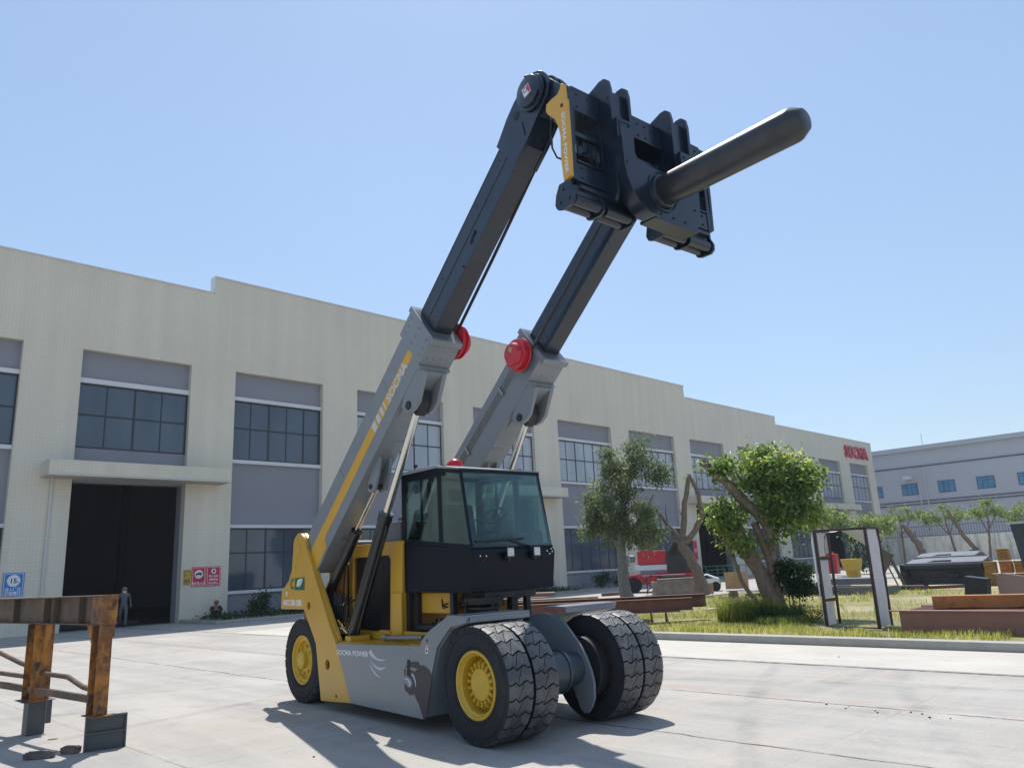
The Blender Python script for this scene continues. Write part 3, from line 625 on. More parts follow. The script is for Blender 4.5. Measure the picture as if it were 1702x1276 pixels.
def wheel_dish(kind):
    mb=MB()
    if kind=='front':
        mb.lathe([(.345,.035),(.342,.012),(.330,.004),(.318,.006),(.308,.022),(.300,.04),(.285,.055),(.278,.18),(.24,.20),(.17,.20)],(0,0,0),'y',64,0)
        mb.lathe([(.0,.070),(.140,.070),(.158,.075),(.166,.09),(.170,.20),(.25,.20)],(0,0,0),'y',64,0)
        for i in range(18):
            a=2*pi*i/18; M_=Matrix.Rotation(-a,3,'Y')
            vs=[Vector((r,y,w)) for r,y,w in ((.165,.075,-.012),(.165,.075,.012),(.165,.17,-.017),(.165,.17,.017),(.225,.085,-.014),(.225,.085,.014),(.268,.165,-.024),(.268,.165,.024))]
            mb.hexa([M_@v for v in vs],0)
            v0=M_@Vector((.205,.11,0)); v1=M_@Vector((.205,.072,0)); mb.cyl(v0,v1,.013,n=6)
        mb.cyl((.0,.075,.0),(.0,.068,.0),.075,n=32); 
        for i in range(3): a=2*pi*i/3+.4; mb.cyl((.135*math.cos(a),.076,.135*math.sin(a)),(.135*math.cos(a),.070,.135*math.sin(a)),.008,n=8)
    else:
        mb.lathe([(.345,.035),(.342,.012),(.330,.004),(.318,.006),(.308,.020),(.300,.045),(.27,.052),(.262,.10),(.20,.085),(.165,.06),(.125,.05),(.120,-.005),(.105,-.018),(.06,-.02),(0,-.02)],(0,0,0),'y',64,0)
        for i in range(8): a=2*pi*i/8; mb.cyl((.19*math.cos(a),.09,.19*math.sin(a)),(.19*math.cos(a),.045,.19*math.sin(a)),.020,n=6)
        for i in range(5): a=2*pi*i/5+.3; mb.cyl((.08*math.cos(a),-.018,.08*math.sin(a)),(.08*math.cos(a),-.028,.08*math.sin(a)),.01,n=6)
    return mb
RT=.592
tyb=tyre_bm(RT,.315,25)
for rr_ in (.375,.43,.52): tyb.lathe([(rr_-.004,-.1555),(rr_,-.1600),(rr_+.004,-.1555)],(0,0,0),'y',72,0)
for i in range(26):
    if i%13 in (0,1,2,3,4,5,6,7):
        a=2*pi*i/26; Mr=Matrix.Rotation(-a,3,'Y'); w_=.012+.006*((i*7)%3); tyb.hexa([Mr@Vector(v) for v in ((.455,-.154,-w_),(.455,-.154,w_),(.455,-.160,-w_),(.455,-.160,w_),(.50,-.150,-w_),(.50,-.150,w_),(.50,-.1585,-w_),(.50,-.1585,w_))],0)
ty=tyb.build('tyre',[rubber,tread],None,sharp=30,fix=False)
dishf=wheel_dish('front').build('wheel',rimy,mach,sharp=30); dishr=wheel_dish('rear').build('wheel',rimy,mach,sharp=30)
# the dish faces -y; the far side is the same wheel turned round
def put_wheel(dish,x,y,far,first,spin):
    w_=dish if first else dish.copy()
    if not first: C.objects.link(w_)
    w_.parent=mach; w_.location=(x,y,RT-.004); w_.rotation_euler=(0,spin,pi if far else 0)
    t=ty.copy(); C.objects.link(t); t.parent=w_; t.location=(0,.1575,0); t.rotation_euler=(0,spin*.7,0)
    return w_
put_wheel(dishf,0,.0,False,True,.1); put_wheel(dishf,0,.345,False,False,.17)
put_wheel(dishf,0,2.3,True,False,.3); put_wheel(dishf,0,1.955,True,False,.45)
put_wheel(dishr,-4.33,.055,False,True,.2); put_wheel(dishr,-4.33,2.245,True,False,.6)
bpy.data.objects.remove(ty)

# --- engine hood
c=MB(); f0,f1=.45,1.85
c.box(-3.62,-2.20,f0+.03,f1-.03,.90,1.0); c.box(-3.62,-2.15,f0+.02,f1-.02,2.06,2.17)
c.box(-2.32,-2.15,f0+.01,f1-.01,.90,2.06); c.box(-3.62,-3.50,f0,f1,.90,2.06)
for y0,y1 in ((f0,f0+.04),(f1-.04,f1)):
    c.prism([(-3.62,.90),(-2.16,.90),(-2.13,2.14),(-2.22,2.17),(-3.62,2.17)],y0,y1,'y',holes=[[(-3.48,1.0),(-2.50,1.0),(-2.46,1.03),(-2.43,1.93),(-2.49,1.99),(-3.44,1.99),(-3.48,1.95)]])
c.box(-2.36,-2.12,f0-.03,f0,.90,1.50)
c.build('engine_hood',yel,mach,bevel=.008)
def grille(mir):
    c=MB(); c.box(-3.50,-2.42,.52,.56,.98,2.0)
    for i in range(44): z=1.01+i*.022; c.box(-3.47,-2.45,.485,.52,z,z+.011)
    for x in (-3.2,-2.95,-2.7): c.box(x,x+.012,.478,.485,1.0,1.98)
    B(c,mir).build('radiator_grille',blackm,mach)
both(grille)
c=MB(); c.box(-2.86,-2.26,.50,1.0,2.17,2.43); c.box(-3.05,-2.88,.60,.9,2.17,2.30); c.build('air_box',mgrey,mach,bevel=.01)
c=MB(); c.cyl((-2.6,.75,2.43),(-2.6,.75,2.5),.06,n=16); c.cyl((-2.95,1.5,2.17),(-2.95,1.5,2.9),.06,n=16); c.build('exhaust_pipe',dgrey,mach)

# --- cab
CY0,CY1=.50,1.80
c=MB()
lower=[(-2.22,1.50),(-.69,1.48),(-.62,1.93),(-.655,1.985),(-2.22,2.13)]
c.prism(lower,CY0,CY1,'y'); c.build('cab_body',cabblk,mach,bevel=.012)
cab=bpy.data.objects['cab_body']
c=MB()
def pil(p0,p1,y,w=.05,h=.05): c.bar((p0[0],y,p0[1]),(p1[0],y,p1[1]),h,w,upv=(1,0,0))
for y in (CY0+.028,CY1-.028):
    pil((-2.165,2.13),(-2.165,3.02),y,.10); pil((-1.30,2.05),(-1.32,2.99),y,.075); pil((-.675,1.99),(-.86,2.93),y,.035,.035)
    c.bar((-2.2,y,3.0),(-1.2,y,2.98),.05,.14); c.bar((-1.2,y,2.99),(-.87,y,2.93),.045,.06); c.bar((-2.15,y,2.155),(-.68,y,2.01),.045,.05)
    c.bar((-1.75,y-.0,2.12),(-1.75,y,2.98),.03,.022,upv=(1,0,0))
c.bar((-.87,CY0,2.935),(-.87,CY1,2.935),.05,.05); c.bar((-.67,CY0,2.0),(-.67,CY1,2.0),.03,.03); c.bar((-2.17,CY0,3.0),(-2.17,CY1,3.0),.05,.06)
c.bar((-2.17,CY0+.42,2.13),(-2.17,CY0+.42,3.0),.05,.05,upv=(1,0,0)); c.box(-2.22,-2.15,CY0+.05,CY1-.05,2.05,2.22)
c.build('cab_frame',cabblk,mach,bevel=.006)
c=MB(); c.prism([(-2.24,3.03),(-1.35,3.03),(-.86,2.955),(-.85,2.975),(-1.35,3.065),(-1.7,3.075),(-2.24,3.07)],CY0-.015,CY1+.015,'y'); c.build('cab_roof',mat('dusty roof panel',(.28,.30,.32),.4,var=.1,vs=2),mach,bevel=.008)
def quadslab(p,th=.004):
    m_=MB(); p=[Vector(q) for q in p]; nrm=(p[1]-p[0]).cross(p[2]-p[0]).normalized()*th
    m_.add(p+[q+nrm for q in p],[(0,1,2,3),(7,6,5,4),(0,4,5,1),(1,5,6,2),(2,6,7,3),(3,7,4,0)]); return m_
quadslab([(-.655,CY0+.03,2.0),(-.655,CY1-.03,2.0),(-.85,CY1-.03,2.93),(-.85,CY0+.03,2.93)]).build('windscreen',cabglass,mach,sharp=0)
for y in (CY0+.012,CY1-.016):
    m_=MB(); m_.prism([(-1.26,2.07),(-.68,2.01),(-.87,2.92),(-1.28,2.95)],y,y+.004,'y'); m_.build('side_window',cabside,mach,sharp=0)
    m_=MB(); m_.prism([(-2.11,2.15),(-1.35,2.09),(-1.36,2.94),(-2.11,2.96)],y,y+.004,'y'); m_.build('side_window',cabside,mach,sharp=0)
quadslab([(-2.18,CY0+.05,2.22),(-2.18,CY1-.05,2.22),(-2.18,CY1-.05,2.97),(-2.18,CY0+.05,2.97)]).build('rear_window',cabglass,mach,sharp=0)
c=MB(); c.lathe([(.115,0),(.115,.04),(.105,.08),(.07,.12),(.0,.14)],(-1.62,.98,3.075),'z',24); c.build('beacon',red,mach)
c=MB(); c.cyl((-1.95,.56,3.07),(-1.95,.56,3.12),.008,n=8); c.cyl((-1.95,.555,3.135),(-1.95,.585,3.135),.028,n=16); c.build('roof_eye',blackm,mach)
def worklight(y,tilt):
    c=MB(); c.box(-.575,-.535,y-.055,y+.055,1.87,1.99); o=c.build('work_light',blackm,mach,bevel=.006)
    q=MB(); q.box(-.534,-.528,y-.047,y+.047,1.885,1.98); q.build('lens',mat('lamp lens',(.62,.63,.62),.2,var=.3,vs=40),o)
    q=MB(); q.box(-.60,-.565,y-.02,y+.02,1.83,1.88); q.cyl((-.57,y-.065,1.87),(-.57,y+.065,1.87),.008,n=8); q.build('bracket',blackm,o)
worklight(1.0,0); worklight(1.42,0)
c=MB()
for y,z in ((.60,1.90),(.69,1.897),(1.66,1.935),(1.70,1.90),(1.745,1.925),(1.73,1.96)): c.cyl((-.64,y,z),(-.612,y,z),.009,n=10)
c.build('bolt',chrome,cab)
c=MB(); c.tube([(-.63,1.40,2.0),(-.635,1.22,2.05),(-.655,1.06,2.10)],.009); c.bar((-.652,.58,2.075),(-.652,1.32,2.10),.012,.022); c.cyl((-.66,1.40,1.99),(-.61,1.40,1.99),.02,n=12); c.build('wiper',blackm,mach)
c=MB(); c.prism([(-1.75,2.05),(-1.25,2.05),(-1.22,2.16),(-1.75,2.14)],.92,1.40,'y'); c.prism([(-1.80,2.1),(-1.68,2.1),(-1.78,2.62),(-1.90,2.60)],.94,1.38,'y'); c.prism([(-1.90,2.65),(-1.82,2.65),(-1.86,2.84),(-1.94,2.82)],1.05,1.27,'y'); c.box(-1.65,-1.35,1.45,1.52,2.2,2.28); c.build('seat',mat('dark seat fabric',(.03,.035,.04),.9),mach,bevel=.03)
c=MB(); ring=[Vector((-1.02,1.15,2.40))+Matrix.Rotation(R_(-30),3,'Y')@Vector((.17*math.cos(a),.17*math.sin(a),0)) for a in [2*pi*i/24 for i in range(25)]]
c.tube(ring,.014,n=8,cap=False); ce=Vector((-1.02,1.15,2.39))
for a in (R_(90),R_(210),R_(330)): c.bar(ce,ce+Matrix.Rotation(R_(-30),3,'Y')@Vector((.17*math.cos(a),.17*math.sin(a),0)),.03,.01)
c.cyl(ce,(-.86,1.15,2.02),.025,n=10); c.box(-.95,-.75,1.0,1.3,1.95,2.12); c.build('steering_wheel',blackm,mach)
c=MB(); c.box(-1.0,-.72,1.5,1.70,2.0,2.18); c.box(-1.6,-1.3,.56,.66,2.1,2.25); c.bar((-.98,.62,2.32),(-.95,.98,2.36),.012,.02); c.build('console',blackm,mach,bevel=.01)
c=MB(); c.tube([(-1.82,.485,2.30),(-1.82,.46,2.32),(-1.82,.46,2.48),(-1.82,.485,2.50)],.010); c.build('door_handle',blackm,mach)

# --- under the cab
c=MB()
for x,y in ((-2.12,.55),(-2.03,.62),(-1.16,.58),(-.80,1.44),(-1.1,.9),(-2.1,1.75)): c.box(x-.035,x+.035,y-.035,y+.035,.9,1.5)
c.box(-2.2,-.75,.75,1.55,1.40,1.49); c.box(-1.0,-.72,.62,1.0,1.34,1.42); c.cyl((-.86,1.52,.95),(-.86,1.52,1.42),.014,n=8); c.box(-1.35,-1.0,1.0,1.15,1.15,1.42); c.box(-1.9,-1.3,.8,1.4,.9,1.15)
for i in range(5): c.box(-.98,-.72,.66,.96,.98+i*.075,1.01+i*.075)
c.box(-1.02,-.98,.63,.99,.93,1.36); c.box(-.9,-.8,1.20,1.30,1.1,1.45)
c.build('cab_support',blackm,mach,bevel=.004)
c=MB(); c.box(-2.02,-1.22,.66,1.3,1.23,1.49); c.box(-1.15,-1.02,1.06,1.36,1.20,1.36); c.build('fuel_tank',yel,mach,bevel=.015)
c=MB(); random.seed(4)
c.cyl((-2.0,.62,1.05),(-1.45,.62,1.05),.06,n=16); c.cyl((-1.45,.62,1.05),(-1.3,.62,1.05),.045,n=16)
for i in range(14):
    y=.6+random.random()*.7; x=-1.6+random.random()*.8; c.tube([(x,y,1.42),(x+.1,y+random.uniform(-.1,.1),1.30),(x+.05+random.random()*.2,y+random.uniform(-.2,.2),1.33),(x+.25,y+.1,1.44)],.010,n=6)
for i in range(6):
    x=-2.0+random.random()*.9; c.tube([(x,.7,.9),(x+.1,.66,1.0),(x+.15,.7,1.12),(x+.3,.72,.95)],.012,n=6)
c.build('hydraulic_hoses',blackm,mach)
c=MB(); c.cyl((-2.28,.30,.945),(-1.42,.30,.975),.032,n=16); c.cyl((-2.35,.30,.95),(-2.25,.30,.95),.045,n=16); c.cyl((-1.6,.66,1.08),(-1.5,.60,1.2),.01,n=6); c.tube([(-1.62,.60,1.06),(-1.56,.60,1.08),(-1.50,.60,1.16)],.012); c.build('silver_pipe',steel,mach)
c=MB(); c.box(-3.95,-3.75,.45,.8,1.35,1.75); c.box(-3.7,-3.4,.30,.42,.90,1.10); c.cyl((-3.55,.22,.98),(-3.25,.22,1.02),.05,n=16); c.tube([(-3.5,.25,1.05),(-3.35,.15,1.15),(-3.2,.2,1.0)],.015); c.build('valve_block',yel,mach,bevel=.006)
c=MB(); 
for i in range(7): x=-3.7+i*.07; c.tube([(x,.25+.02*i,1.6-.03*i),(x+.12,.20,1.35),(x+.02,.22,1.1),(x+.15,.25,.93)],.011,n=6)
c.tube([STP(.2,-.55,.25),STP(.35,-.45,.20),STP(.6,-.7,.24),(-3.55,.3,1.3)],.010)
c.build('hose_bundle',blackm,mach)
c=MB(); c.tube([(-3.40,.14,1.05),(-3.30,.12,1.02),(-3.22,.14,1.06),(-3.18,.2,.98)],.012); c.box(-3.28,-3.24,.1,.16,1.0,1.07); c.build('fitting',chrome,mach)

# --- booms
def boom(mir):
    Bp=lambda poly: [ST(*p) for p in poly]
    c=MB(); c.prism(Bp([(-.12,-.08),(-.02,0),(3.62,0),(3.62,-.61),(.35,-.61),(-.05,-.62),(-.22,-.60),(-.30,-.4),(-.25,-.2)]),.065,.42,'y')
    ob=B(c,mir).build('boom_section',gray,mach,bevel=.012)
    c=MB(); c.prism(Bp([(3.60,.035),(4.0,.035),(4.03,.0),(4.03,-.66),(3.60,-.64)]),.035,.45,'y',holes=[])
    c.prism(Bp([(3.95,.06),(4.03,.06),(4.03,-.70),(3.95,-.70)]),.02,.47,'y'); c.prism(Bp([(3.57,-.60),(3.62,-.60),(3.62,-.70),(3.57,-.70)]),.02,.48,'y')
    c.prism(Bp([(3.62,-.62),(4.02,-.62),(4.02,-.65),(3.62,-.65)]),.02,.49,'y')
    co=B(c,mir).build('boom_collar',gray,ob,bevel=.006)
    c=MB()
    for s_ in (3.70,3.80,3.92):
        for t_ in (-.06,-.30,-.55): c.cyl(STP(s_,t_,.035),STP(s_,t_,.025),.011,n=8)
    for s_ in (3.72,3.92):
        for y in (.1,.2,.3,.4): c.cyl(STP(s_,-.65,y),STP(s_,-.662,y),.011,n=8)
    B(c,mir).build('bolts',steel,co)
    lob=[(3.66,-.55),(3.40,-.66),(3.28,-.70),(3.17,-.74),(3.11,-.80),(3.12,-.88),(3.20,-.94),(3.30,-.955),(3.42,-.93),(3.62,-.86),(3.80,-.80),(3.62,-.64)]
    c=MB(); c.prism(Bp([(3.62,-.55),(3.10,-.60),(2.96,-.66),(2.95,-.76),(3.02,-.86),(3.12,-.91),(3.24,-.92),(3.60,-.76)]),.07,.13,'y'); c.prism(Bp([(3.62,-.55),(3.10,-.60),(2.96,-.66),(2.95,-.76),(3.02,-.86),(3.12,-.91),(3.24,-.92),(3.60,-.76)]),.35,.41,'y')
    c.prism(Bp([(3.60,-.60),(3.60,-.765),(3.25,-.69),(2.7,-.61)]),.13,.35,'y')
    c.prism(Bp([(2.08,-.58),(1.80,-.60),(1.62,-.66),(1.56,-.74),(1.60,-.82),(1.70,-.86),(1.9,-.78),(2.08,-.64)]),.14,.18,'y'); c.prism(Bp([(2.08,-.58),(1.80,-.60),(1.62,-.66),(1.56,-.74),(1.60,-.82),(1.70,-.86),(1.9,-.78),(2.08,-.64)]),.30,.34,'y')
    B(c,mir).build('cylinder_bracket',gray,ob,bevel=.006)
    c=MB(); c.cyl(STP(3.08,-.79,.05),STP(3.08,-.79,.43),.055,n=20); c.cyl(STP(1.66,-.76,.12),STP(1.66,-.76,.36),.035,n=16); c.prism(Bp([(2.98,-.72),(3.14,-.70),(3.30,-.74),(3.2,-.86),(3.0,-.88)]),.17,.31,'y'); B(c,mir).build('bracket_pin',blackm,ob,bevel=.004)
    if True:
        c=MB(); c.prism(Bp([(3.57,-.255),(3.59,-.395),(.80,-.43),(.38,-.425),(.31,-.47),(.32,-.56),(-.2,-.60),(-.25,-.45),(-.08,-.25)]),.062,.0645,'y'); B(c,mir).build('orange_stripe',stripeo,ob)
        c=MB()
        for s0,s1 in ((2.30,2.40),(2.45,2.53),(2.58,2.64),(2.69,2.72)): c.prism(Bp([(s0,-.262),(s1,-.262),(s1,-.405),(s0,-.408)]),.060,.0615,'y')
        B(c,mir).build('white_bars',grey_film,ob)
        c=MB(); c.prism(Bp([(2.80,-.268),(3.44,-.258),(3.44,-.30),(2.80,-.30)]),.0605,.0615,'y')
        Xd=Vector((BC,0,BS)); Yd=Vector((-BS,0,BC))
        if not mir: text('SOCMA','lettering',.185,grey_film,ob,STP(2.80,-.405,.0605),Xd,Yd,.0008,width=.62,bold=.006)
        else: text('SOCMA','lettering',.185,grey_film,ob,Vector((STP(3.42,-.405,0).x,2*YC-.0605,STP(3.42,-.405,0).z)),-Xd,Yd,.0008,width=.62,bold=.006)
    # inner boom
    c=MB(); c.prism(Bp([(3.5,-.075),(6.55,-.075),(6.55,-.515),(3.5,-.515)]),.105,.37,'y')
    ib=B(c,mir).build('inner_boom',boomblk,mach,bevel=.012)
    hd=[(6.30,-.05),(6.42,-.03),(6.62,.01),(6.82,.02)]+[(7.02+.25*math.cos(a),-.24+.25*math.sin(a)) for a in [R_(x) for x in range(100,-91,-19)]]+[(6.85,-.50),(6.6,-.53),(6.30,-.53)]
    c=MB(); c.prism(Bp(hd),.075,.12,'y'); c.prism(Bp(hd),.355,.40,'y'); c.prism(Bp([(6.5,-.06),(6.86,-.06),(6.86,-.46),(6.5,-.50)]),.12,.355,'y')
    hh=B(c,mir).build('boom_head',boomblk,ib,bevel=.008)
    c=MB(); q=STP(7.02,-.24,0)
    c.lathe([(0,.0),(.165,.0),(.178,.008),(.178,.055),(.205,.06),(.205,.075),(0,.075)],(q.x,-.015,q.z),'y',40); c.cyl((q.x,.06,q.z),(q.x,.42,q.z),.11,n=28)
    c.bar((q.x-.02,-.015,q.z+.175),(q.x+.02,.06,q.z+.21),.02,.03)
    cp=B(c,mir).build('pivot_cap',boomblk,ib,bevel=.004)
    if not mir:
        c=MB(); Mr=Matrix.Rotation(R_(-18),3,'Y'); c.box(q.x-.055,q.x+.055,-.018,-.0155,q.z-.06,q.z+.06,rot=Mr); c.build('sticker',white,cp)
        c=MB(); c.box(q.x+.02,q.x+.05,-.0205,-.019,q.z-.05,q.z+.05,rot=Mr,c=(q.x,0,q.z)); c.build('sticker_bar',redsign,cp); c=MB(); c.tube([Vector((q.x-.015+.028*math.cos(a),-.0195,q.z+.01+.028*math.sin(a))) for a in [2*pi*i/14 for i in range(15)]],.004,n=5,cap=False); c.build('sticker_ring',black,cp)
    c=MB(); c.prism([tuple(p) for p in circle2(ST(6.48,-.28),.036,18)],.098,.104,'y'); c.prism(circle2(ST(6.72,-.14),.05,18,.2),.069,.0745,'y'); B(c,mir).build('grease_hole',black,ib)
    c=MB(); c.bar(STP(6.62,-.45,.07),STP(6.70,-.30,.07),.012,.02); c.cyl(STP(5.35,-.36,.10),STP(5.35,-.36,.085),.03,n=14); c.bar(STP(5.35,-.36,.092),STP(5.22,-.40,.092),.01,.018); c.cyl(STP(4.95,-.47,.10),STP(4.95,-.47,.09),.012,n=8); B(c,mir).build('lug',boomblk,ib)
    # lift cylinder
    c=MB(); p0=Vector((-3.14,.24,.88)); p1=Vector((-2.16,.24,2.53)); d=(p1-p0).normalized()
    c.cyl(p0,p1,.088,n=28); c.cyl(p1-d*.12,p1,.098,n=28); c.tube([p0+d*.1+Vector((.09,0,-.04)),p1-d*.15+Vector((.09,0,-.04))],.016,n=8); c.cyl(p0-d*.1,p0+d*.06,.10,n=20)
    lc=B(c,mir).build('lift_cylinder',cylblk,mach,bevel=.004)
    c=MB(); c.cyl(p1,Vector((*ST(3.04,-.76),0)).xzy if False else STP(3.04,-.77,.24),.052,n=24); B(c,mir).build('piston_rod',chrome,lc)
    c=MB(); e0=Vector((-3.96,.24,1.38)); e1=STP(.86,-.80,.24); d=(e1-e0).normalized()
    c.cyl(e0,e1,.075,n=24); c.cyl(e1-d*.09,e1,.085,n=24); c.cyl(e0-d*.15,e0,.085,n=20); c.box(e0.x-.12,e0.x+.1,.14,.34,1.15,1.32)
    s2=B(c,mir).build('tension_cylinder',cylblk,mach,bevel=.004)
    c=MB(); c.cyl(e1+Vector((0,-.022,0)),STP(1.63,-.77,.218),.020,n=14); c.cyl(e1+Vector((0,.022,0)),STP(1.63,-.77,.262),.020,n=14); B(c,mir).build('piston_rod',chrome,s2)
    # hose reel on the inner side
    s_,t_=(3.78,-.27) if mir else (3.90,-.44)
    q=STP(s_,t_,0); c=MB(); c.lathe([(0,.46),(.12,.46),(.12,.50),(.235,.50),(.245,.512),(.235,.524),(.19,.528),(.185,.585),(.215,.592),(.215,.604),(.165,.612),(.155,.665),(.14,.685),(0,.69)],(q.x,0,q.z),'y',48)
    rl=B(c,mir).build('hose_reel',red,mach,sharp=25)
    c=MB(); c.box(q.x-.03,q.x+.045,.690,.695,q.z+.02,q.z+.085,rot=Matrix.Rotation(.5,3,'Y')); B(c,mir).build('brass_plate',mat('brass plate',(.45,.36,.15),.4),rl)
    c=MB()
    c.box(*[q_ for p_ in zip(tuple(STP(6.6,-.36,.37)),tuple(STP(6.68,-.30,.52))) for q_ in p_])
    for k,(y,t0) in enumerate(((.505,-.27),(.475,-.30))):
        c.tube([STP(4.0,-.42+.05*k,y),STP(5.1,-.40+.04*k,y-.01),STP(6.5,-.34,y-.015),STP(6.85,-.34,y-.03),STP(7.0,-.30,.42)],.011 if k else .020,n=8)
    B(c,mir).build('hose_run',blackm,ib)
    c=MB()
    for k in range(3): c.tube([STP(.9,-.14-.05*k,.432),STP(3.3,-.16-.05*k,.432),STP(3.5,-.17-.04*k,.46)],.007,n=8)
    B(c,mir).build('hydraulic_line',steel,ob)
    c=MB(); 
    for s0 in (1.0,1.95,3.1): c.box(-.02,.02,-.015,.015,-.08,.08); c.v=[tuple(Matrix.Rotation(R_(-40.4),3,'Y')@Vector(v)+STP(s0,-.215,.436)) if i>=len(c.v)-8 else v for i,v in enumerate(c.v)]
    B(c,mir).build('line_clamp',steel,ob)
    c=MB()
    for s0 in (1.45,3.0): c.cyl(STP(s0,.0,.2),STP(s0,.035,.2),.014,n=8)
    B(c,mir).build('roller_lug',blackm,ob)
both(boom)
def boom_detail(mir):
    c=MB()
    for t_ in (-.004,-.606): c.tube([STP(.1,t_,.068),STP(3.55,t_,.068)],.006,n=6)
    for s0 in (1.3,2.9): c.tube([STP(s0,-.005,.0625),STP(s0,-.20,.0625)],.004,n=6)
    c.tube([STP(2.35,-.60,.1),STP(2.35,-.615,.40)],.008,n=6); B(c,mir).build('weld_seam',gray,mach)
    c=MB(); c.tube([STP(4.05,-.295,.1025),STP(6.3,-.295,.1025)],.005,n=6); c.tube([STP(4.05,-.09,.104),STP(6.3,-.09,.104)],.006,n=6); c.box(0,0,0,0,0,0) if False else None
    for s0 in (4.6,5.6,6.2): c.cyl(STP(s0,-.18,.106),STP(s0,-.18,.098),.012,n=8)
    B(c,mir).build('weld_seam',boomblk,mach)
both(boom_detail)
c=MB()
for y in (.52,.80,1.52,1.80):
    for z in (5.55,5.9,6.25,6.5): c.cyl((2.03,y-.03,z),(2.03,y+.03,z),.016,n=10)
for y,z in ((.58,6.18),(.70,6.18),(1.6,6.12),(1.74,6.12),(.62,5.75),(1.70,5.5),(1.70,5.7),(1.1,5.30),(1.3,5.30),(1.5,5.30)): c.cyl((2.128,y,z),(2.142,y,z),.014,n=8)
c.build('hook_bolt',navy,mach)
c=MB(); c.prism([(.545,6.215),(.735,6.215),(.735,6.20),(.56,6.20),(.56,5.75),(.545,5.75)],2.131,2.139,'x'); c.tube([(2.14,YC+.225*math.cos(a),5.56+.225*math.sin(a)) for a in [2*pi*i/32 for i in range(33)]],.008,n=6,cap=False); c.build('weld_bead',navy,mach)
c=MB(); q=ST(-.02,-.25); c.cyl((q[0],.5,q[1]),(q[0],1.8,q[1]),.07,n=20); c.build('cross_tube',dgrey,mach)

# --- carriage head
c=MB()
c.box(1.62,1.92,.09,2.21,6.28,6.52); c.box(1.76,1.90,.09,2.21,6.00,6.05); c.box(1.76,1.92,.09,2.21,5.47,5.68); c.box(1.88,1.92,.09,2.21,6.52,6.55); c.box(1.70,1.94,.09,2.21,6.26,6.28); c.box(1.74,1.94,.09,2.21,5.68,5.70)
for y in (.03,2.21): c.prism([(1.66,6.50),(1.92,6.53),(1.935,6.34),(1.93,5.95),(1.93,5.47),(1.83,5.47),(1.82,5.9),(1.78,6.15),(1.62,6.34)],y,y+.06,'y')
for y in (.28,.36,2.0): c.cyl((1.925,y,5.80),(1.80,y,5.90),.02,n=10); c.box(1.80,1.88,y-.03,y+.03,5.86,5.98)
for y in (.16,.32,.44,.98,1.10,1.22,1.34,2.0,2.12):
    for z in (6.33,6.47,5.52,5.63): c.cyl((1.92,y,z),(1.934,y,z),.013,n=8)
for y in (.50,.80,1.52,1.80): c.box(1.55,1.92,y-.02,y+.02,5.70,6.28)
c.box(1.56,1.62,.50,1.82,5.62,6.2); c.cyl((1.60,.50,6.18),(1.60,1.82,6.18),.06,n=20); c.cyl((1.74,.12,5.88),(1.74,.50,5.88),.040,n=16); c.cyl((1.74,.50,5.88),(1.74,1.1,5.88),.028,n=16)
c.prism([(1.90,5.47),(1.95,5.42),(1.95,5.38),(1.78,5.38),(1.78,5.47)],.1,.85,'y'); c.prism([(1.90,5.47),(1.95,5.42),(1.95,5.38),(1.78,5.38),(1.78,5.47)],1.45,2.2,'y')
for y in (.12,.34,1.9,2.12): c.prism([(1.20,6.90),(1.35,6.98),(1.50,6.93),(1.80,6.62),(1.80,6.45),(1.50,6.45),(1.22,6.6)],y,y+.04,'y')
c.cyl((1.36,.1,6.77),(1.36,.44,6.77),.12,n=28); c.cyl((1.36,1.86,6.77),(1.36,2.2,6.77),.12,n=28); 
for y in (.16,.25,1.95,2.05): c.cyl((1.52,y,6.82),(1.52,y+.06,6.82),.10,n=24)
car=c.build('carriage',navy,mach,bevel=.006)
sq_=0
yp=[(1.915,6.53),(1.925,6.36),(1.94,6.35),(1.94,5.92),(1.93,5.49),(1.83,5.47),(1.81,5.74),(1.825,5.98),(1.80,6.10),(1.76,6.20),(1.66,6.31),(1.635,6.36),(1.645,6.43),(1.72,6.45),(1.82,6.455),(1.86,6.50),(1.88,6.55)]
for mir in (False,True):
    c=MB(); c.prism(yp,-.015,.03,'y',m=0); o=B(c,mir).build('side_cover',navy if mir else yel,car,bevel=.003)
    if not mir:
        c=MB(); c.prism(circle2((1.875,6.30),.020,14),-.020,-.0155,'y'); c.build('cover_hole',blackm,o)
        text('SOCMA POWER','lettering',.066,white,o,(1.862,-.0165,6.22),(0.0,0,-1),(1,0,0),.001,width=.68,bold=.001)
def rollers(mir):
    c=MB()
    for y0,y1,dz in ((-.02,.36,0),(.42,.82,-.005)):
        for a_,z_ in ((1.79,5.245),(1.915,5.245)): c.cyl((a_,y0+.03,z_+dz),(a_,y1,z_+dz),.056,n=24)
    for y in (-.03,.385,.84): c.prism([(1.79,5.44),(1.735,5.34),(1.715,5.24),(1.74,5.185),(1.80,5.165),(1.93,5.165),(1.975,5.20),(1.98,5.27),(1.94,5.35),(1.93,5.44)],y-.018,y+.018,'y')
    c.box(1.78,1.92,.0,.82,5.31,5.38)
    for a_,z_ in ((1.79,5.245),(1.915,5.245),(1.84,5.37)): c.cyl((a_,-.048,z_),(a_,-.058,z_),.018,n=10)
    B(c,mir)
    if mir: c.v=[(x-.02,y-.10,z+.02) for x,y,z in c.v]
    c.build('roller_pair',navy,car,bevel=.004)
both(rollers)
hk=[(1.55,6.38),(1.62,6.58),(1.78,6.68),(1.94,6.74),(2.01,6.74),(2.06,6.70),(2.08,6.60),(2.08,5.42),(2.03,5.33),(1.97,5.33),(1.925,5.40),(1.925,6.53),(1.60,6.53)]
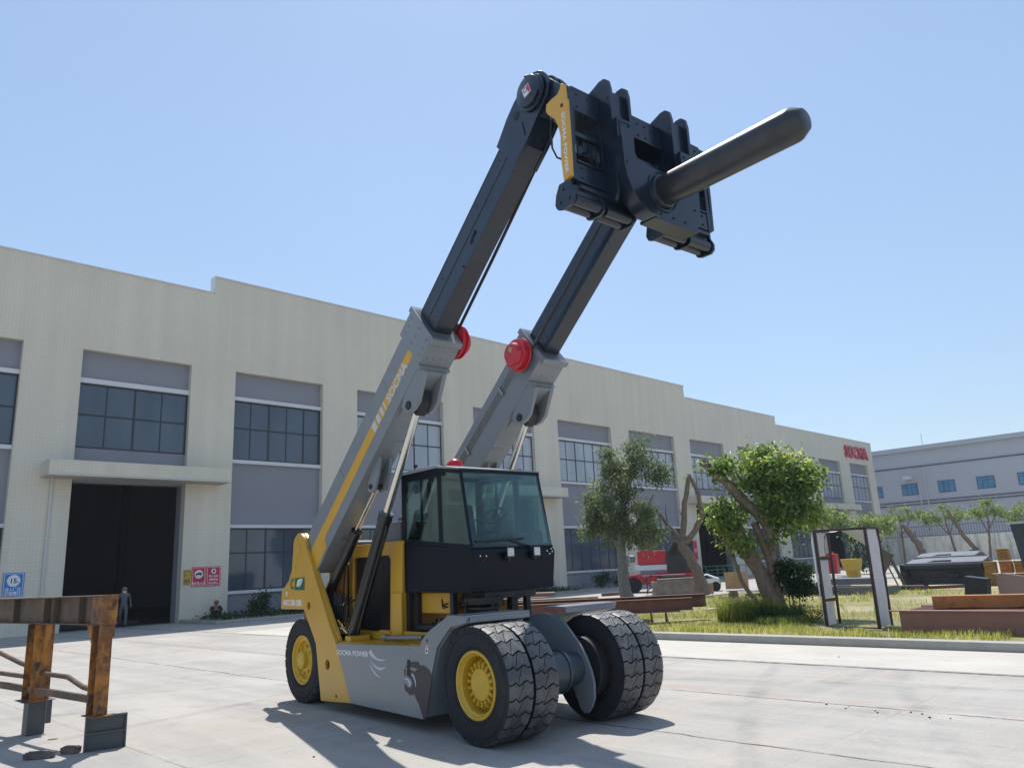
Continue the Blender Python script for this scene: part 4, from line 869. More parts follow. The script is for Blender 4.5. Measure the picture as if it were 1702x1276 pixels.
for y in (.52,.80,1.52,1.80):
    c=MB(); c.prism(hk,y-.022,y+.022,'y'); c.box(1.93,1.99,y+.022,y+.05,5.6,6.6); c.build('hook_plate',navy,mach,bevel=.006)
c=MB()
for y0 in (.54,1.54): c.box(1.97,2.02,y0,y0+.24,6.20,6.62); c.box(1.94,2.0,y0,y0+.24,5.45,6.2)
c.build('hook_bridge',navy,mach,bevel=.004)
face=[(.52,6.24),(.76,6.24),(.76,5.90),(.78,5.86),(.85,5.82),(1.30,5.80),(1.50,5.82),(1.54,5.90),(1.54,6.18),(1.80,6.18),(1.81,5.80),(1.78,5.36),(1.72,5.29),(1.62,5.24),(.95,5.26),(.80,5.29),(.68,5.36),(.58,5.48),(.53,5.62),(.51,5.90)]
c=MB(); c.prism(face,2.08,2.13,'x'); mp_=c.build('mounting_plate',navy,mach,bevel=.006)
c=MB()
arcp=[(.50,6.0),(.505,5.70),(.54,5.52),(.62,5.38),(.72,5.28),(.86,5.22),(1.0,5.21)]
arci=[(1.0,5.235),(.87,5.245),(.74,5.30),(.645,5.40),(.57,5.53),(.535,5.70),(.53,6.0)]
c.prism(arcp+arci,2.0,2.19,'x'); c.prism([(.95,5.20),(1.66,5.20),(1.70,5.235),(.95,5.235)],1.95,2.16,'x'); c.build('plate_rim',navy,mp_,bevel=.004)
c=MB(); c.lathe([(0,2.1),(.215,2.10),(.200,2.125),(.190,2.15),(.183,2.17),(.165,2.18),(0,2.19)],(0,YC,5.56),'x',48); c.build('pole_collar',navy,mach,sharp=30)
c=MB(); c.lathe([(0,2.15),(.166,2.15),(.166,3.66),(.160,3.70),(.108,3.79),(.09,3.80),(0,3.80)],(0,YC,5.56),'x',64); c.build('ram_pole',mat('worn black pole',(.030,.034,.040),.36,metal=.25,var=.3,vs=3,coat=.2,dirt=[((.14,.11,.09),2.5,.55,.75,(.4,1,1),.5)]),mach,sharp=30)
c=MB(); 
for k in range(7): c.tube([(1.55,.15+.03*k,6.45),(1.66,.02-.01*k,6.12),(1.70,-.02,5.90),(1.74,.0,5.78),(1.80,.15,5.74),(1.8,.3,5.8)],.010,n=6) if k<2 else c.tube([(1.78,.10+.1*k,6.2),(1.86,.13+.1*k,6.02),(1.87,.18+.09*k,5.8),(1.82,.4+.04*k,5.72)],.013,n=6)
c.build('carriage_hoses',blackm,mach)
c=MB(); c.box(1.76,1.88,1.28,1.48,5.8,6.04); c.box(1.90,1.93,.85,1.5,5.74,5.78); c.cyl((1.95,.82,5.93),(1.95,1.0,5.90),.02,n=10); c.build('sensor_box',mgrey,mach,bevel=.01)

# ================================================================ left foreground: rusty steel frame
fr=empty('rusty_steel_frame',FW(3.1,-27.05),AZ+R_(95.5),'rusty orange and black steel trestle frame standing at the left edge of the yard','steel frame')
# local x runs away from the camera side along the wall normal, y to -X
def ibeam(mb,p0,p1,h,w,tf=.014,tw=.01,m=0):
    p0=Vector(p0);p1=Vector(p1); u=Vector((0,0,1))
    mb.bar(p0+u*(h/2-tf/2),p1+u*(h/2-tf/2),w,tf,m); mb.bar(p0-u*(h/2-tf/2),p1-u*(h/2-tf/2),w,tf,m); mb.bar(p0,p1,tw,h-2*tf,m)
def vpost(mb,x,y,z0,z1,w,dp,m=0,t=.012):
    mb.box(x-dp/2,x-dp/2+t,y-w/2,y+w/2,z0,z1,m); mb.box(x+dp/2-t,x+dp/2,y-w/2,y+w/2,z0,z1,m); mb.box(x-dp/2+t,x+dp/2-t,y-t/2,y+t/2,z0,z1,m)
c=MB(); ibeam(c,(-.15,0,1.50),(14,0,1.50),.33,.17)
for x in (.50,1.25,1.55,2.6,4.1,5.6): c.box(x,x+.012,-.08,-.006,1.35,1.65); c.box(x,x+.012,.006,.08,1.35,1.65)
c.build('top_beam',rustd,fr,bevel=.003)
for i,(x,wd) in enumerate(((0,.15),(1.80,.23),(3.9,.23),(5.9,.23),(7.9,.23))):
    c=MB(); z0=.37 if i==0 else .42; vpost(c,x,0,z0,1.333,wd,.20 if i==0 else .26)
    if i==0: c.box(-.165,-.152,-.085,.085,1.335,1.667); c.box(-.152,-.10,-.075,.075,1.20,1.332); c.box(-.15,.12,.055,.085,1.352,1.648)
    for s_ in ((1,) if i==0 else (-1,1)): c.prism([(x+s_*.15,1.333),(x+s_*.42,1.333),(x+s_*.15,.98)],-.01,.01,'y')
    c.box(x-.16,x+.16,-.10,.10,z0-.012,z0)
    c.build('leg',rust,fr,bevel=.003)
c=MB(); c.box(.06,8,.03,.075,.50,.58); c.tube([(.06,-.04,.60),(.5,-.04,.63),(.95,-.04,.72),(1.7,-.02,.73)],.030,n=12); c.tube([(1.8,-.1,.72),(2.6,-.06,.82),(3.4,-.02,.95)],.030,n=12); c.bar((1.9,.1,.70),(3.8,.1,.70),.05,.05)
c.build('cross_bar',rustd,fr,bevel=.004)
c=MB(); c.box(0,.02,-.20,.20,0,.36); c.box(-.04,0,-.21,-.19,0,.36); c.box(-.04,0,.19,.21,0,.36); c.box(-.04,0,-.19,.19,.34,.36); c.box(-.04,0,-.19,.19,0,.015); c.box(-.04,0,-.19,.19,.175,.195); c.box(.02,.10,-.1,.1,.0,.355)
o=c.build('steel_pad',dgrey,None,loc=FW(3.20,-27.08),bevel=.002); o.rotation_euler=(0,0,AZ+R_(78)); tag(o,'dark grey ribbed steel box pad under the right leg of the rusty frame','steel pad')
c=MB(); c.box(-.11,.11,-.10,.10,0,.40); c.box(-.13,-.11,-.16,-.10,.12,.40); c.box(-.2,.25,-.18,.18,.40,.406); 
for z in (.12,.28): c.cyl((-.112,-.06,z),(-.116,-.06,z),.018,n=12)
o=c.build('steel_stool',dgrey,None,loc=FW(2.95,-25.2),bevel=.003); o.rotation_euler=(0,0,AZ+R_(90)); tag(o,'dark steel box stool under the middle leg of the rusty frame','steel support')
def rock(name,p,sx,sy,sz,mt,rz,label,cat,group=None,sub=2):
    bm=bmesh.new(); bmesh.ops.create_cube(bm,size=1); bmesh.ops.bevel(bm,geom=bm.edges[:],offset=.12,segments=2,affect='EDGES'); bmesh.ops.subdivide_edges(bm,edges=bm.edges[:],cuts=1)
    for v in bm.verts:
        nz=mnoise.noise(v.co*2.3+Vector(p)); v.co=Vector((v.co.x*sx,v.co.y*sy,v.co.z*sz))*(1+.12*nz); v.co.z+=sz/2*.95
    me=bpy.data.meshes.new(name); bm.to_mesh(me); bm.free(); me.materials.append(mt); o=bpy.data.objects.new(name,me); C.objects.link(o); o.location=p; o.rotation_euler=(0,0,rz); return tag(o,label,cat,group)
rock('concrete_lump',(-5.27,8.86,0),.30,.10,.075,mat('dusty lump',(.13,.11,.10),.9,bump=.5,var=.3,vs=8),R_(15),'long dark broken concrete lump on the ground beside the brown brick','concrete lump')
rock('concrete_brick',(-5.05,9.06,0),.19,.11,.075,mat('brown lump',(.15,.12,.10),.9,bump=.5,var=.3,vs=8),R_(-5),'short brown brick lying beside the dark steel pad','brick')
rock('wood_chip',(-5.75,9.9,0),.10,.05,.012,wood,R_(20),'small flat pale wood chip on the ground under the rusty frame','wood chip')
random.seed(11)
for i in range(7):
    px=random.uniform(-3.6,5.5); py=random.uniform(8.2,14); s_=random.uniform(.012,.03)
    rock('pebble',(px,py,0),s_,s_*.8,s_*.6,dgrey,random.random()*3,'tiny dark pebble lying loose on the pale concrete yard','pebble','loose pebbles on the yard')
for i in range(9):
    X=9.25+random.uniform(-.10,.12); Dp=-33.4+random.uniform(-1.0,.8); p=FW(X,Dp); s_=random.uniform(.012,.024)
    rock('pebble',p,s_,s_*.8,s_*.6,dgrey,random.random()*3,'dark pebble among others along the reddish joint at right','pebble','pebbles along the joint')

# ================================================================ people
def person(name,J,rad,cat_label,mats_by,loc,rz,extras,face_dir):
    """J: joints, edges by parent; skin modifier grown from the pelvis"""
    names=list(J); idx={k:i for i,k in enumerate(names)}
    me=bpy.data.meshes.new(name); me.from_pydata([J[k][0] for k in names],[(idx[k],idx[J[k][1]]) for k in names if J[k][1]],[])
    o=bpy.data.objects.new(name,me); C.objects.link(o)
    o.modifiers.new('skin','SKIN'); sub=o.modifiers.new('sub','SUBSURF'); sub.levels=1; sub.render_levels=1
    sk=me.skin_vertices[0].data
    for k in names: r=J[k][2]; sk[idx[k]].radius=(r,r) if not isinstance(r,tuple) else r
    for v in sk: v.use_root=False
    sk[0].use_root=True
    dg=bpy.context.evaluated_depsgraph_get(); dg.update(); m2=bpy.data.meshes.new_from_object(o.evaluated_get(dg)); bpy.data.objects.remove(o)
    for mt in mats_by[0]: m2.materials.append(mt)
    kk=[(Vector(J[k][0]),mats_by[1](k)) for k in names]
    segs=[(Vector(J[k][0]),Vector(J[J[k][1]][0]),mats_by[1](k)) for k in names if J[k][1]]
    for p in m2.polygons:
        cc=p.center; best=(9,0)
        for a,b,mi in segs:
            t=max(0,min(1,(cc-a).dot(b-a)/max(1e-9,(b-a).length_squared))); d=(a+(b-a)*t-cc).length
            if d<best[0]: best=(d,mi)
        p.material_index=best[1]; p.use_smooth=True
    m2.name=name; o=bpy.data.objects.new(name,m2); C.objects.link(o); o.location=loc; o.rotation_euler=(0,0,rz)
    return o
def hand(J,w,d,side,pre,curl=.4):
    """five separate fingers from a palm; w wrist pos, d direction"""
    w=Vector(w); d=Vector(d).normalized(); sv=Vector(side).normalized(); nv=d.cross(sv)
    J[pre+'palm']=(tuple(w+d*.05),pre+'wrist',.024)
    for i,(off,L) in enumerate(((-.028,.062),(-.010,.072),(.010,.068),(.027,.054))):
        b=w+d*.075+sv*off; J[f'{pre}f{i}a']=(tuple(b),pre+'palm',.010); J[f'{pre}f{i}b']=(tuple(b+(d*math.cos(curl)+nv*math.sin(curl))*L*.55),f'{pre}f{i}a',.009); J[f'{pre}f{i}c']=(tuple(b+(d*math.cos(curl)+nv*math.sin(curl))*L*.55+(d*math.cos(curl*2.2)+nv*math.sin(curl*2.2))*L*.45),f'{pre}f{i}b',.007)
    b=w+d*.025-sv*.03; J[pre+'t1']=(tuple(b),pre+'palm',.011); J[pre+'t2']=(tuple(b+(d*.8-sv*.5).normalized()*.045),pre+'t1',.009)
def headbits(o,hc,fd,helmet,mask,hr=.105):
    fd=Vector(fd).normalized(); sd=fd.cross(Vector((0,0,1))).normalized(); u=sd.cross(fd)
    c=MB(); P=lambda f,s,z: hc+fd*f+sd*s+u*z
    prof=[]
    n=20
    vs=[];fs=[]
    rings=[(0,1.0),(.25,.99),(.5,.93),(.72,.76),(.88,.5),(.97,.25)]
    for k,(h,r) in enumerate(rings):
        for i in range(n): a=2*pi*i/n; vs.append(P(.125*r*math.cos(a),.108*r*math.sin(a),.04+h*.105))
    for k in range(len(rings)-1):
        for i in range(n): fs.append((k*n+i,k*n+(i+1)%n,(k+1)*n+(i+1)%n,(k+1)*n+i))
    fs.append(tuple((len(rings)-1)*n+i for i in range(n))); c.add(vs,fs)
    br=[P(.0+.145*math.cos(a),.118*math.sin(a),.04) for a in [2*pi*i/n for i in range(n)]]; br2=[P((.165 if math.cos(a)>.3 else .14)*math.cos(a)+.01,.125*math.sin(a),.028) for a in [2*pi*i/n for i in range(n)]]
    c.add(br+br2,[(i,(i+1)%n,n+(i+1)%n,n+i) for i in range(n)])
    c.build('hard_hat',helmet,o)
    c=MB(); 
    for s_ in (-.034,.034): c.lathe([(0,-.011),(.008,-.008),(.011,0),(.008,.008),(0,.011)],P(.088,s_,.008),'z',8)
    c.build('eyes',white,o); c=MB()
    for s_ in (-.034,.034): c.lathe([(0,-.006),(.006,0),(0,.006)],P(.0975,s_,.008),'z',8)
    c.build('pupils',black,o)
    c=MB(); c.hexa([P(.09,-.010,.0),P(.09,-.016,-.04),P(.09,.010,.0),P(.09,.016,-.04),P(.10,-.006,.0),P(.122,-.012,-.036),P(.10,.006,.0),P(.122,.012,-.036)]); 
    for s_ in (-1,1): c.lathe([(0,-.028),(.014,-.02),(.018,0),(.012,.022),(0,.03)],P(-.005,.098*s_,-.005),'z',8)
    c.build('nose_and_ears',skin,o)
    c=MB(); c.bar(P(.093,-.022,-.062),P(.093,.022,-.062),.006,.008); c.build('mouth',mat('lips',(.25,.08,.07),.6),o)
    if mask: c=MB(); c.lathe([(.045,-.04),(.088,-.03),(.098,0),(.094,.025)],P(.012,0,-.075),'z',16); c.build('face_mask',white,o)
def std_map(up_,lo_):
    def f(k):
        if 'palm' in k or k[1:3] in('f0','f1','f2','f3') or k[1:3] in('t1','t2') or k in('neck','head','top','chin'): return 2
        if 'foot' in k or 'toe' in k: return 3
        return up_ if (k in('spine','chest') or 'sh' in k or 'elb' in k or 'wrist' in k) else lo_
    return f
boot=mat('dark boots',(.03,.028,.025),.7)
# walking worker: local +x is the way he walks
J={}
J['pelvis']=((0,0,.92),None,(.15,.115)); J['spine']=((.0,0,1.10),'pelvis',(.14,.11)); J['chest']=((.02,0,1.32),'spine',(.165,.12)); J['neck']=((.03,0,1.48),'chest',.055); J['chin']=((.05,0,1.53),'neck',.07); J['head']=((.055,0,1.60),'chin',.098); J['top']=((.045,0,1.66),'head',.085)
for s_,p,hp,kn,an in ((1,'L',(.02,.10,.88),(.16,.11,.50),(.12,.11,.09)),(-1,'R',(-.02,-.10,.88),(-.05,-.11,.49),(-.32,-.11,.16))):
    J[p+'hip']=(hp,'pelvis',.098); J[p+'knee']=(kn,p+'hip',.070); J[p+'ank']=(an,p+'knee',.052); J[p+'foot']=((an[0]+.05,an[1],an[2]-.045),p+'ank',.045); J[p+'toe']=((an[0]+.17,an[1],an[2]-.055 if s_>0 else an[2]-.09),p+'foot',.035)
for s_,p,el,wr in ((1,'L',(-.10,.27,1.16),(-.02,.29,.93)),(-1,'R',(.12,-.27,1.17),(.24,-.26,.96))):
    J[p+'sh']=((.02,s_*.19,1.40),'chest',.070); J[p+'elb']=(el,p+'sh',.052); J[p+'wrist']=(wr,p+'elb',.036)
    hand(J,wr,Vector(wr)-Vector(el),(1,0,0) if s_>0 else (1,0,0),p,.35*s_)
wk=person('person',J,None,None,([cover,cover,skin,boot],std_map(0,1)),FW(12.65,.75),R_(-60),None,None)
tag(wk,'person in a grey coverall and brownish hard hat walking out of the dark doorway','person'); headbits(wk,Vector((.05,0,1.60)),(1,0,-.05),helmb,True)
# squatting worker
J={}
J['pelvis']=((0,0,.20),None,(.15,.13)); J['spine']=((.06,0,.36),'pelvis',(.15,.12)); J['chest']=((.12,0,.54),'spine',(.17,.12)); J['neck']=((.16,0,.68),'chest',.055); J['chin']=((.20,0,.72),'neck',.07); J['head']=((.22,0,.79),'chin',.098); J['top']=((.21,0,.85),'head',.085)
for s_,p in ((1,'L'),(-1,'R')):
    J[p+'hip']=((.02,s_*.11,.20),'pelvis',.095); J[p+'knee']=((.40,s_*.20,.42),p+'hip',.072); J[p+'ank']=((.30,s_*.17,.09),p+'knee',.050); J[p+'foot']=((.34,s_*.17,.045),p+'ank',.043); J[p+'toe']=((.46,s_*.19,.035),p+'foot',.034)
    J[p+'sh']=((.13,s_*.19,.61),'chest',.070); J[p+'elb']=((.34,s_*.26,.47),p+'sh',.052); J[p+'wrist']=((.46,s_*.10,.50),p+'elb',.036); hand(J,(.46,s_*.10,.50),(.12,-s_*.16,.03),(0,0,-1),p,.4)
sq=person('person',J,None,None,([jacket,mat('dark trousers',(.03,.035,.045),.85),skin,boot],std_map(0,1)),FW(16.35,-.48,.0),R_(-65),None,None)
tag(sq,'person in dark jacket and red hard hat squatting by the wall below the signs','person'); headbits(sq,Vector((.215,0,.79)),(1,0,-.35),helm,False)

# ================================================================ planting strip by the wall
pk=MB(); pk.box(14.86,40.5,-3.9,-3.7,0,.14); 
for a,b in ((14.86,15.06),(40.3,40.5)): pk.box(a,b,-3.7,-.0,0,.14)
o=pk.build('planter_kerb',concrete,None,loc=FO,bevel=.015); o.rotation_euler=(0,0,AZ); tag(o,kind='structure')
pk=MB(); pk.add([(15.06,-3.7,.10),(40.3,-3.7,.10),(40.3,0,.10),(15.06,0,.10)],[(0,1,2,3)]); o=pk.build('planting_soil',soil,None,loc=FO,sharp=0); o.rotation_euler=(0,0,AZ); tag(o,kind='structure')

# ---------------------------------------------------------------- foliage
def leaves(pos,nrm_bias,size,tone,aspect=.42,droop=.0,fold=.25,drop=None):
    """pos Nx3 centres -> folded leaf quads (two quads per leaf)"""
    N=len(pos); d=RNG.normal(size=(N,3)); d[:,2]-=droop*1.5; d/=np.linalg.norm(d,axis=1)[:,None]
    nn=RNG.normal(size=(N,3))*.8+np.array(nrm_bias); s=np.cross(d,nn); s/=np.linalg.norm(s,axis=1)[:,None]+1e-9; w=np.cross(s,d)
    L=size*RNG.uniform(.6,1.3,N)[:,None]; W=L*aspect
    a=pos; b=pos+d*L*.5+s*W*.5+w*L*fold*.5; c=pos+d*L; e=pos+d*L*.5-s*W*.5+w*L*fold*.5
    V=np.stack([a,b,c,e],1).reshape(-1,3); F=np.arange(N*4).reshape(-1,4)
    f1=F[:,[0,1,2]]; f2=F[:,[0,2,3]]; T=np.concatenate([f1,f2],1).reshape(-1,3)
    return V,T,np.repeat(tone,2)
def tri_mesh(name,V,T,tone,mt,parent):
    me=bpy.data.meshes.new(name); me.vertices.add(len(V)); me.vertices.foreach_set('co',V.astype(np.float32).ravel())
    me.loops.add(len(T)*3); me.loops.foreach_set('vertex_index',T.astype(np.int32).ravel())
    me.polygons.add(len(T)); me.polygons.foreach_set('loop_start',np.arange(0,len(T)*3,3,dtype=np.int32)); me.polygons.foreach_set('loop_total',np.full(len(T),3,dtype=np.int32))
    me.update(calc_edges=True); at=me.attributes.new('tone','FLOAT','FACE'); at.data.foreach_set('value',tone.astype(np.float32)); me.materials.append(mt); me.validate()
    o=bpy.data.objects.new(name,me); C.objects.link(o)
    if parent is not None: o.parent=parent
    return o
def blob_points(blobs,n,shell=.55,clump=.16,nc=30):
    """leaf clusters spread through ellipsoids; each blob: centre, radii, weight"""
    wts=np.array([b[2] for b in blobs],float); wts/=wts.sum(); P=[];TN=[]
    for (c,r,_),wt in zip(blobs,wts):
        k=max(4,int(nc*wt*len(blobs))); per=max(3,int(n*wt/k))
        u=RNG.normal(size=(k,3)); u/=np.linalg.norm(u,axis=1)[:,None]; rad=RNG.uniform(shell,1.0,k)**.6
        cc=np.array(c)+u*rad[:,None]*np.array(r)
        tt=RNG.uniform(0,1,k)
        for q,t in zip(cc,tt):
            cs=clump*RNG.uniform(.6,1.5)
            P.append(q+RNG.normal(size=(per,3))*np.array([cs,cs,cs*.75])); TN.append(np.clip(t*.45+RNG.uniform(0,.6,per)*RNG.uniform(.5,1.1),0,1))
    return np.concatenate(P),np.concatenate(TN)
def tree(name,loc,limbs,blobs,n,size,lm,bm_,label,cat,group=None,rz=0,clump=.16,nc=30,droop=.3,shell=.45,aspect=.42):
    e=empty(name,loc,rz,label,cat,group)
    c=MB()
    for L in limbs:
        pts,rs=L; pp=[];rr=[]
        for i in range(len(pts)-1):
            a,b=Vector(pts[i]),Vector(pts[i+1]); m_=max(2,int((b-a).length/.25))
            for j in range(m_):
                t=j/m_; q=a.lerp(b,t); r=rs[i]+(rs[i+1]-rs[i])*t
                pp.append(q+Vector((mnoise.noise(q*2.1),mnoise.noise(q*2.1+Vector((9,0,0))),0))*r*.55); rr.append(r*(1+.18*mnoise.noise(q*4)))
        pp.append(Vector(pts[-1])); rr.append(rs[-1]); c.tube(pp,.1,n=10,rs=rr)
    c.build('trunk',bm_,e,sharp=60)
    if n:
        P,T_=blob_points(blobs,n,clump=clump,nc=nc,shell=shell); V,Tr,tn=leaves(P,(0,0,.7),size,T_,droop=droop,aspect=aspect); tri_mesh('crown',V,Tr,tn,lm,e)
    return e
def vl(gx,gy):  # local frame whose x is "to the right seen from the camera side"
    return math.atan2(gy,gx)-pi/2
# tree 1: dense olive tree
g1=(4.51,35.89,.1)
tree('broadleaf_tree',g1,[([(.2,0,0),(.1,0,1.2),(.1,0,2.6),(.4,0,4.2),(1.0,0,6.0)],[.30,.24,.21,.15,.06]),([(.1,0,2.2),(-.6,.1,3.2),(-1.0,.2,4.4)],[.14,.1,.04]),([(.15,0,2.5),(1.0,-.2,3.4),(1.8,0,4.6)],[.13,.09,.04])],
 [((-.45,0,4.2),(1.0,.9,1.1),1.2),((.8,0,3.6),(1.1,.9,1.1),1.3),((.0,0,3.0),(1.2,.8,.55),.6),((1.35,.2,2.75),(.8,.7,.5),.35),((.45,0,5.3),(1.0,.8,.8),.9),((-.05,0,6.35),(.45,.45,.65),.35),((1.25,0,6.6),(.55,.5,.95),.55),((1.95,0,5.6),(.6,.5,.45),.4),((-1.4,0,3.15),(.45,.45,.35),.15)],
 15500,.18,leaf_dark,barkg,'dense dark green tree with a grey trunk growing by the factory behind the brown beams','tree',rz=vl(*g1[:2]),clump=.20,nc=26,droop=.6,aspect=.34)
# dead tree
g2=(8.23,36.09,.1)
tree('bare_tree',g2,[([(.0,0,0),(-.15,0,.8),(-.45,0,1.7),(-.75,0,2.5)],[.34,.27,.23,.24]),([(-.75,0,2.4),(-.55,0,3.2),(-.45,0,4.2),(-.1,0,5.5)],[.16,.14,.13,.10]),([(-.1,0,5.5),(.25,0,4.6),(.33,0,3.6),(-.1,0,2.9),(-.6,0,2.4)],[.07,.10,.12,.15,.17]),([(-.75,0,2.5),(-1.3,.1,3.2),(-1.7,.1,3.9),(-2.0,.1,4.15)],[.12,.10,.07,.09]),([(-.75,0,2.45),(-1.2,-.1,2.5),(-1.6,-.1,3.0),(-1.65,-.1,3.6)],[.08,.06,.05,.03]),([(-1.3,.1,3.2),(-1.35,.1,3.8),(-1.3,.1,4.2)],[.05,.03,.015]),([(-.8,0,2.5),(-1.1,.2,2.9),(-1.5,.3,3.2)],[.06,.04,.02]),([(-.55,0,3.6),(-.8,0,3.9)],[.03,.01])],
 [((-.2,0,5.2),(.3,.3,.3),1)],60,.10,leaf_pale,bark,'bare pruned tree with thick forked brown limbs and no crown','tree',rz=vl(*g2[:2]),clump=.1,nc=5)
# tree 2: leaning tree with cut limb
g3=(6.63,21.08,.12)
tree('leaning_tree',g3,[([(.15,0,-.1),(-.05,0,.5),(-.30,0,1.2),(-.62,0,2.1),(-.74,0,2.62)],[.30,.23,.205,.20,.19]),([(.25,.1,-.1),(.12,.1,.7),(.0,.1,1.6),(-.25,.1,2.5)],[.20,.14,.12,.10]),([(.05,0,2.55),(-.35,0,3.0),(-.85,0,3.65),(-1.45,0,4.28)],[.17,.16,.13,.11]),([(.12,.1,1.4),(.10,.05,2.2),(.05,0,2.7),(.5,0,3.4)],[.13,.15,.18,.06]),([(-.35,-.25,.3),(-.75,-.2,1.0),(-.95,-.1,1.9),(-1.25,0,2.5)],[.07,.05,.05,.03]),([(.0,.1,2.0),(.6,.1,2.6),(1.1,.1,3.2)],[.06,.04,.02])],
 [((.30,0,3.85),(.85,.8,.6),1.2),((1.15,.1,3.65),(.45,.6,.55),.7),((.25,0,2.95),(.6,.6,.5),.7),((-1.0,0,2.75),(.5,.5,.40),.6),((-.95,.1,4.1),(.33,.33,.24),.3),((-.8,0,2.35),(.35,.35,.2),.2),((1.0,0,2.75),(.4,.4,.42),.35),((-.75,-.2,1.95),(.5,.4,.13),.2),((-.3,-.1,3.5),(.3,.3,.2),.15),((.5,0,2.25),(.25,.25,.25),.12),((.1,0,4.4),(.3,.3,.2),.15)],
 8000,.165,leaf_green,bark,'leaning tree with a thick sawn limb and bright green crown behind the kerb','tree',rz=vl(*g3[:2]),clump=.15,nc=20,droop=.45,aspect=.5,shell=.25)
c=MB(); q=Vector((-1.45,0,4.28)); c.cyl(q,q+Vector((-.02,0,.02)),.11,n=16); e_=[o for o in bpy.data.objects if o.name=='leaning_tree'][0]; c.build('sawn_end',cutw,e_)
# bush at the right of the leaning tree
g4=(7.15,21.0,.12)
tree('leafy_bush',g4,[([(0,0,0),(-.02,0,.5),(.0,0,1.2)],[.02,.018,.01]),([(.1,0,0),(.15,0,.5),(.25,0,1.0)],[.02,.015,.008]),([(-.1,0,0),(-.12,0,.6),(-.2,0,1.3)],[.02,.015,.008])],[((.05,0,1.12),(.45,.4,.32),1),((.25,0,.75),(.32,.3,.25),.5),((-.2,0,1.25),(.25,.25,.22),.4)],3600,.10,leaf_bush,bark,'rounded dark green bush on thin stems right of the leaning tree trunk','bush',rz=vl(*g4[:2]),clump=.09,nc=22)
# bushes in the strip by the wall
random.seed(5)
for i,(X,Dp,h,wd) in enumerate(((18.0,-1.6,1.0,.8),(20.3,-1.3,1.35,.9),(22.6,-1.4,1.2,.9),(25,-1.5,1.1,.9),(37.5,-2.0,.9,.9),(44.5,-1.2,1.0,1.2),(46.6,-1.2,1.05,1.2))):
    lab={0:'small dark shrub at the left end of the planting strip under the first low window',1:'taller dark shrub in the planting strip just left of the yellow rear arm',2:'dark shrub in the planting strip partly behind the yellow rear arm',3:'dark shrub by the wall behind the rear of the boom machine',4:'dark shrub at the wall base behind the cab',5:'low dark shrub under the window left of the grey tree trunk',6:'low dark shrub under the window directly behind the grey tree trunk'}[i]
    tree('wall_shrub',FW(X,Dp,.1),[([(0,0,0),(.0,0,h*.6)],[.03,.01])],[((0,0,h*.5),(wd*.6,wd*.5,h*.42),1),((.2,0,h*.75),(wd*.3,wd*.3,h*.3),.3)],1500,.13,leaf_bush,bark,lab,'shrub','shrubs along the factory wall',rz=AZ,clump=.16,nc=14)
# ground cover in the strip
P=np.stack([RNG.uniform(15.2,40,5000),RNG.uniform(-3.6,-.4,5000),RNG.uniform(.1,.32,5000)],1); V,Tr,tn=leaves(P,(0,0,1),.16,RNG.uniform(0,.8,5000)); o=tri_mesh('ground_cover',V,Tr,tn,leaf_bush,None); o.location=FO; o.rotation_euler=(0,0,AZ); tag(o,'low dark green ground cover in the strip along the wall','plants',kind='stuff')
# small street trees further back
def small_tree(loc,h,w,label,lean=0,n=1700,lm=leaf_pale,sz=.24):
    return tree('young_tree',loc,[([(0,0,0),(lean*.4,0,h*.35),(lean*.8,0,h*.62),(lean,0,h*.85)],[.14,.11,.08,.03]),([(lean*.5,0,h*.45),(lean-.5*w,0,h*.75)],[.07,.03]),([(lean*.5,0,h*.48),(lean+.5*w,0,h*.8)],[.07,.03])],
      [((lean,0,h*.85),(w*.7,w*.6,h*.13),1),((lean-.6*w,0,h*.75),(w*.5,w*.5,h*.09),.7),((lean+.6*w,0,h*.78),(w*.5,w*.5,h*.10),.7)],n,sz,lm,bark,label,'tree','young trees by the boundary wall',rz=vl(loc[0],loc[1]),clump=.24,nc=16,droop=.6)
small_tree(Vector((21.23,55.33,.1)),4.9,1.5,'young pale green tree in front of the last factory bays, above the padded frame',.3,2200)
small_tree(Vector((22.9,51.1,.1)),4.0,1.2,'small round green tree just right of the padded frame, before the last doorway',.2,1800)
small_tree(FW(84,-5.5,.1),5.0,2.2,'wide pale young tree at the factory corner',0,2400)
small_tree(FW(88,-7.2,.1),6.2,2.4,'tall pale young tree right of the factory corner',.2,2600)
small_tree(FW(88,-12.3,.1),5.9,1.9,'young tree with upright trunk before the stained concrete wall, above the green sheet',-.6,2000)
small_tree(FW(88,-15.2,.1),6.1,1.9,'young tree with a leaning stem above the green sheet',.5,2200)
small_tree(FW(90,-18.8,.1),5.6,1.8,'young tree at the right edge above the dark container',-.2,2000)
tree('pollard_trunk',FW(86,-8.6,.1),[([(1.1,0,0),(.9,0,1.5),(.3,0,3.0),(-.4,0,4.0)],[.42,.38,.30,.18]),([(.6,0,2.4),(.7,0,3.3)],[.12,.06])],[],0,.1,leaf_pale,bark,'thick bare leaning trunk with torn plastic before the boundary wall','tree',rz=vl(*FW(86,-8.6)[:2]))
tree('pollard_trunk',FW(87,-13.3,.1),[([(2.0,0,0),(1.0,0,1.2),(.2,0,2.4),(-.9,0,5.2)],[.26,.24,.2,.12])],[],0,.1,leaf_pale,bark,'long bare trunk leaning left across the boundary wall above the green sheet','tree',rz=vl(*FW(87,-13.3)[:2]))
tree('leafy_bush',Vector((26.5,60,.1)),[([(0,0,0),(0,0,1)],[.05,.02])],[((0,0,1.6),(1.1,1,1.5),1),((-.6,0,2.8),(.8,.8,.8),.5)],2500,.25,leaf_bush,bark,'dark dense bush behind the right post of the padded frame','bush',rz=0,clump=.25,nc=16)

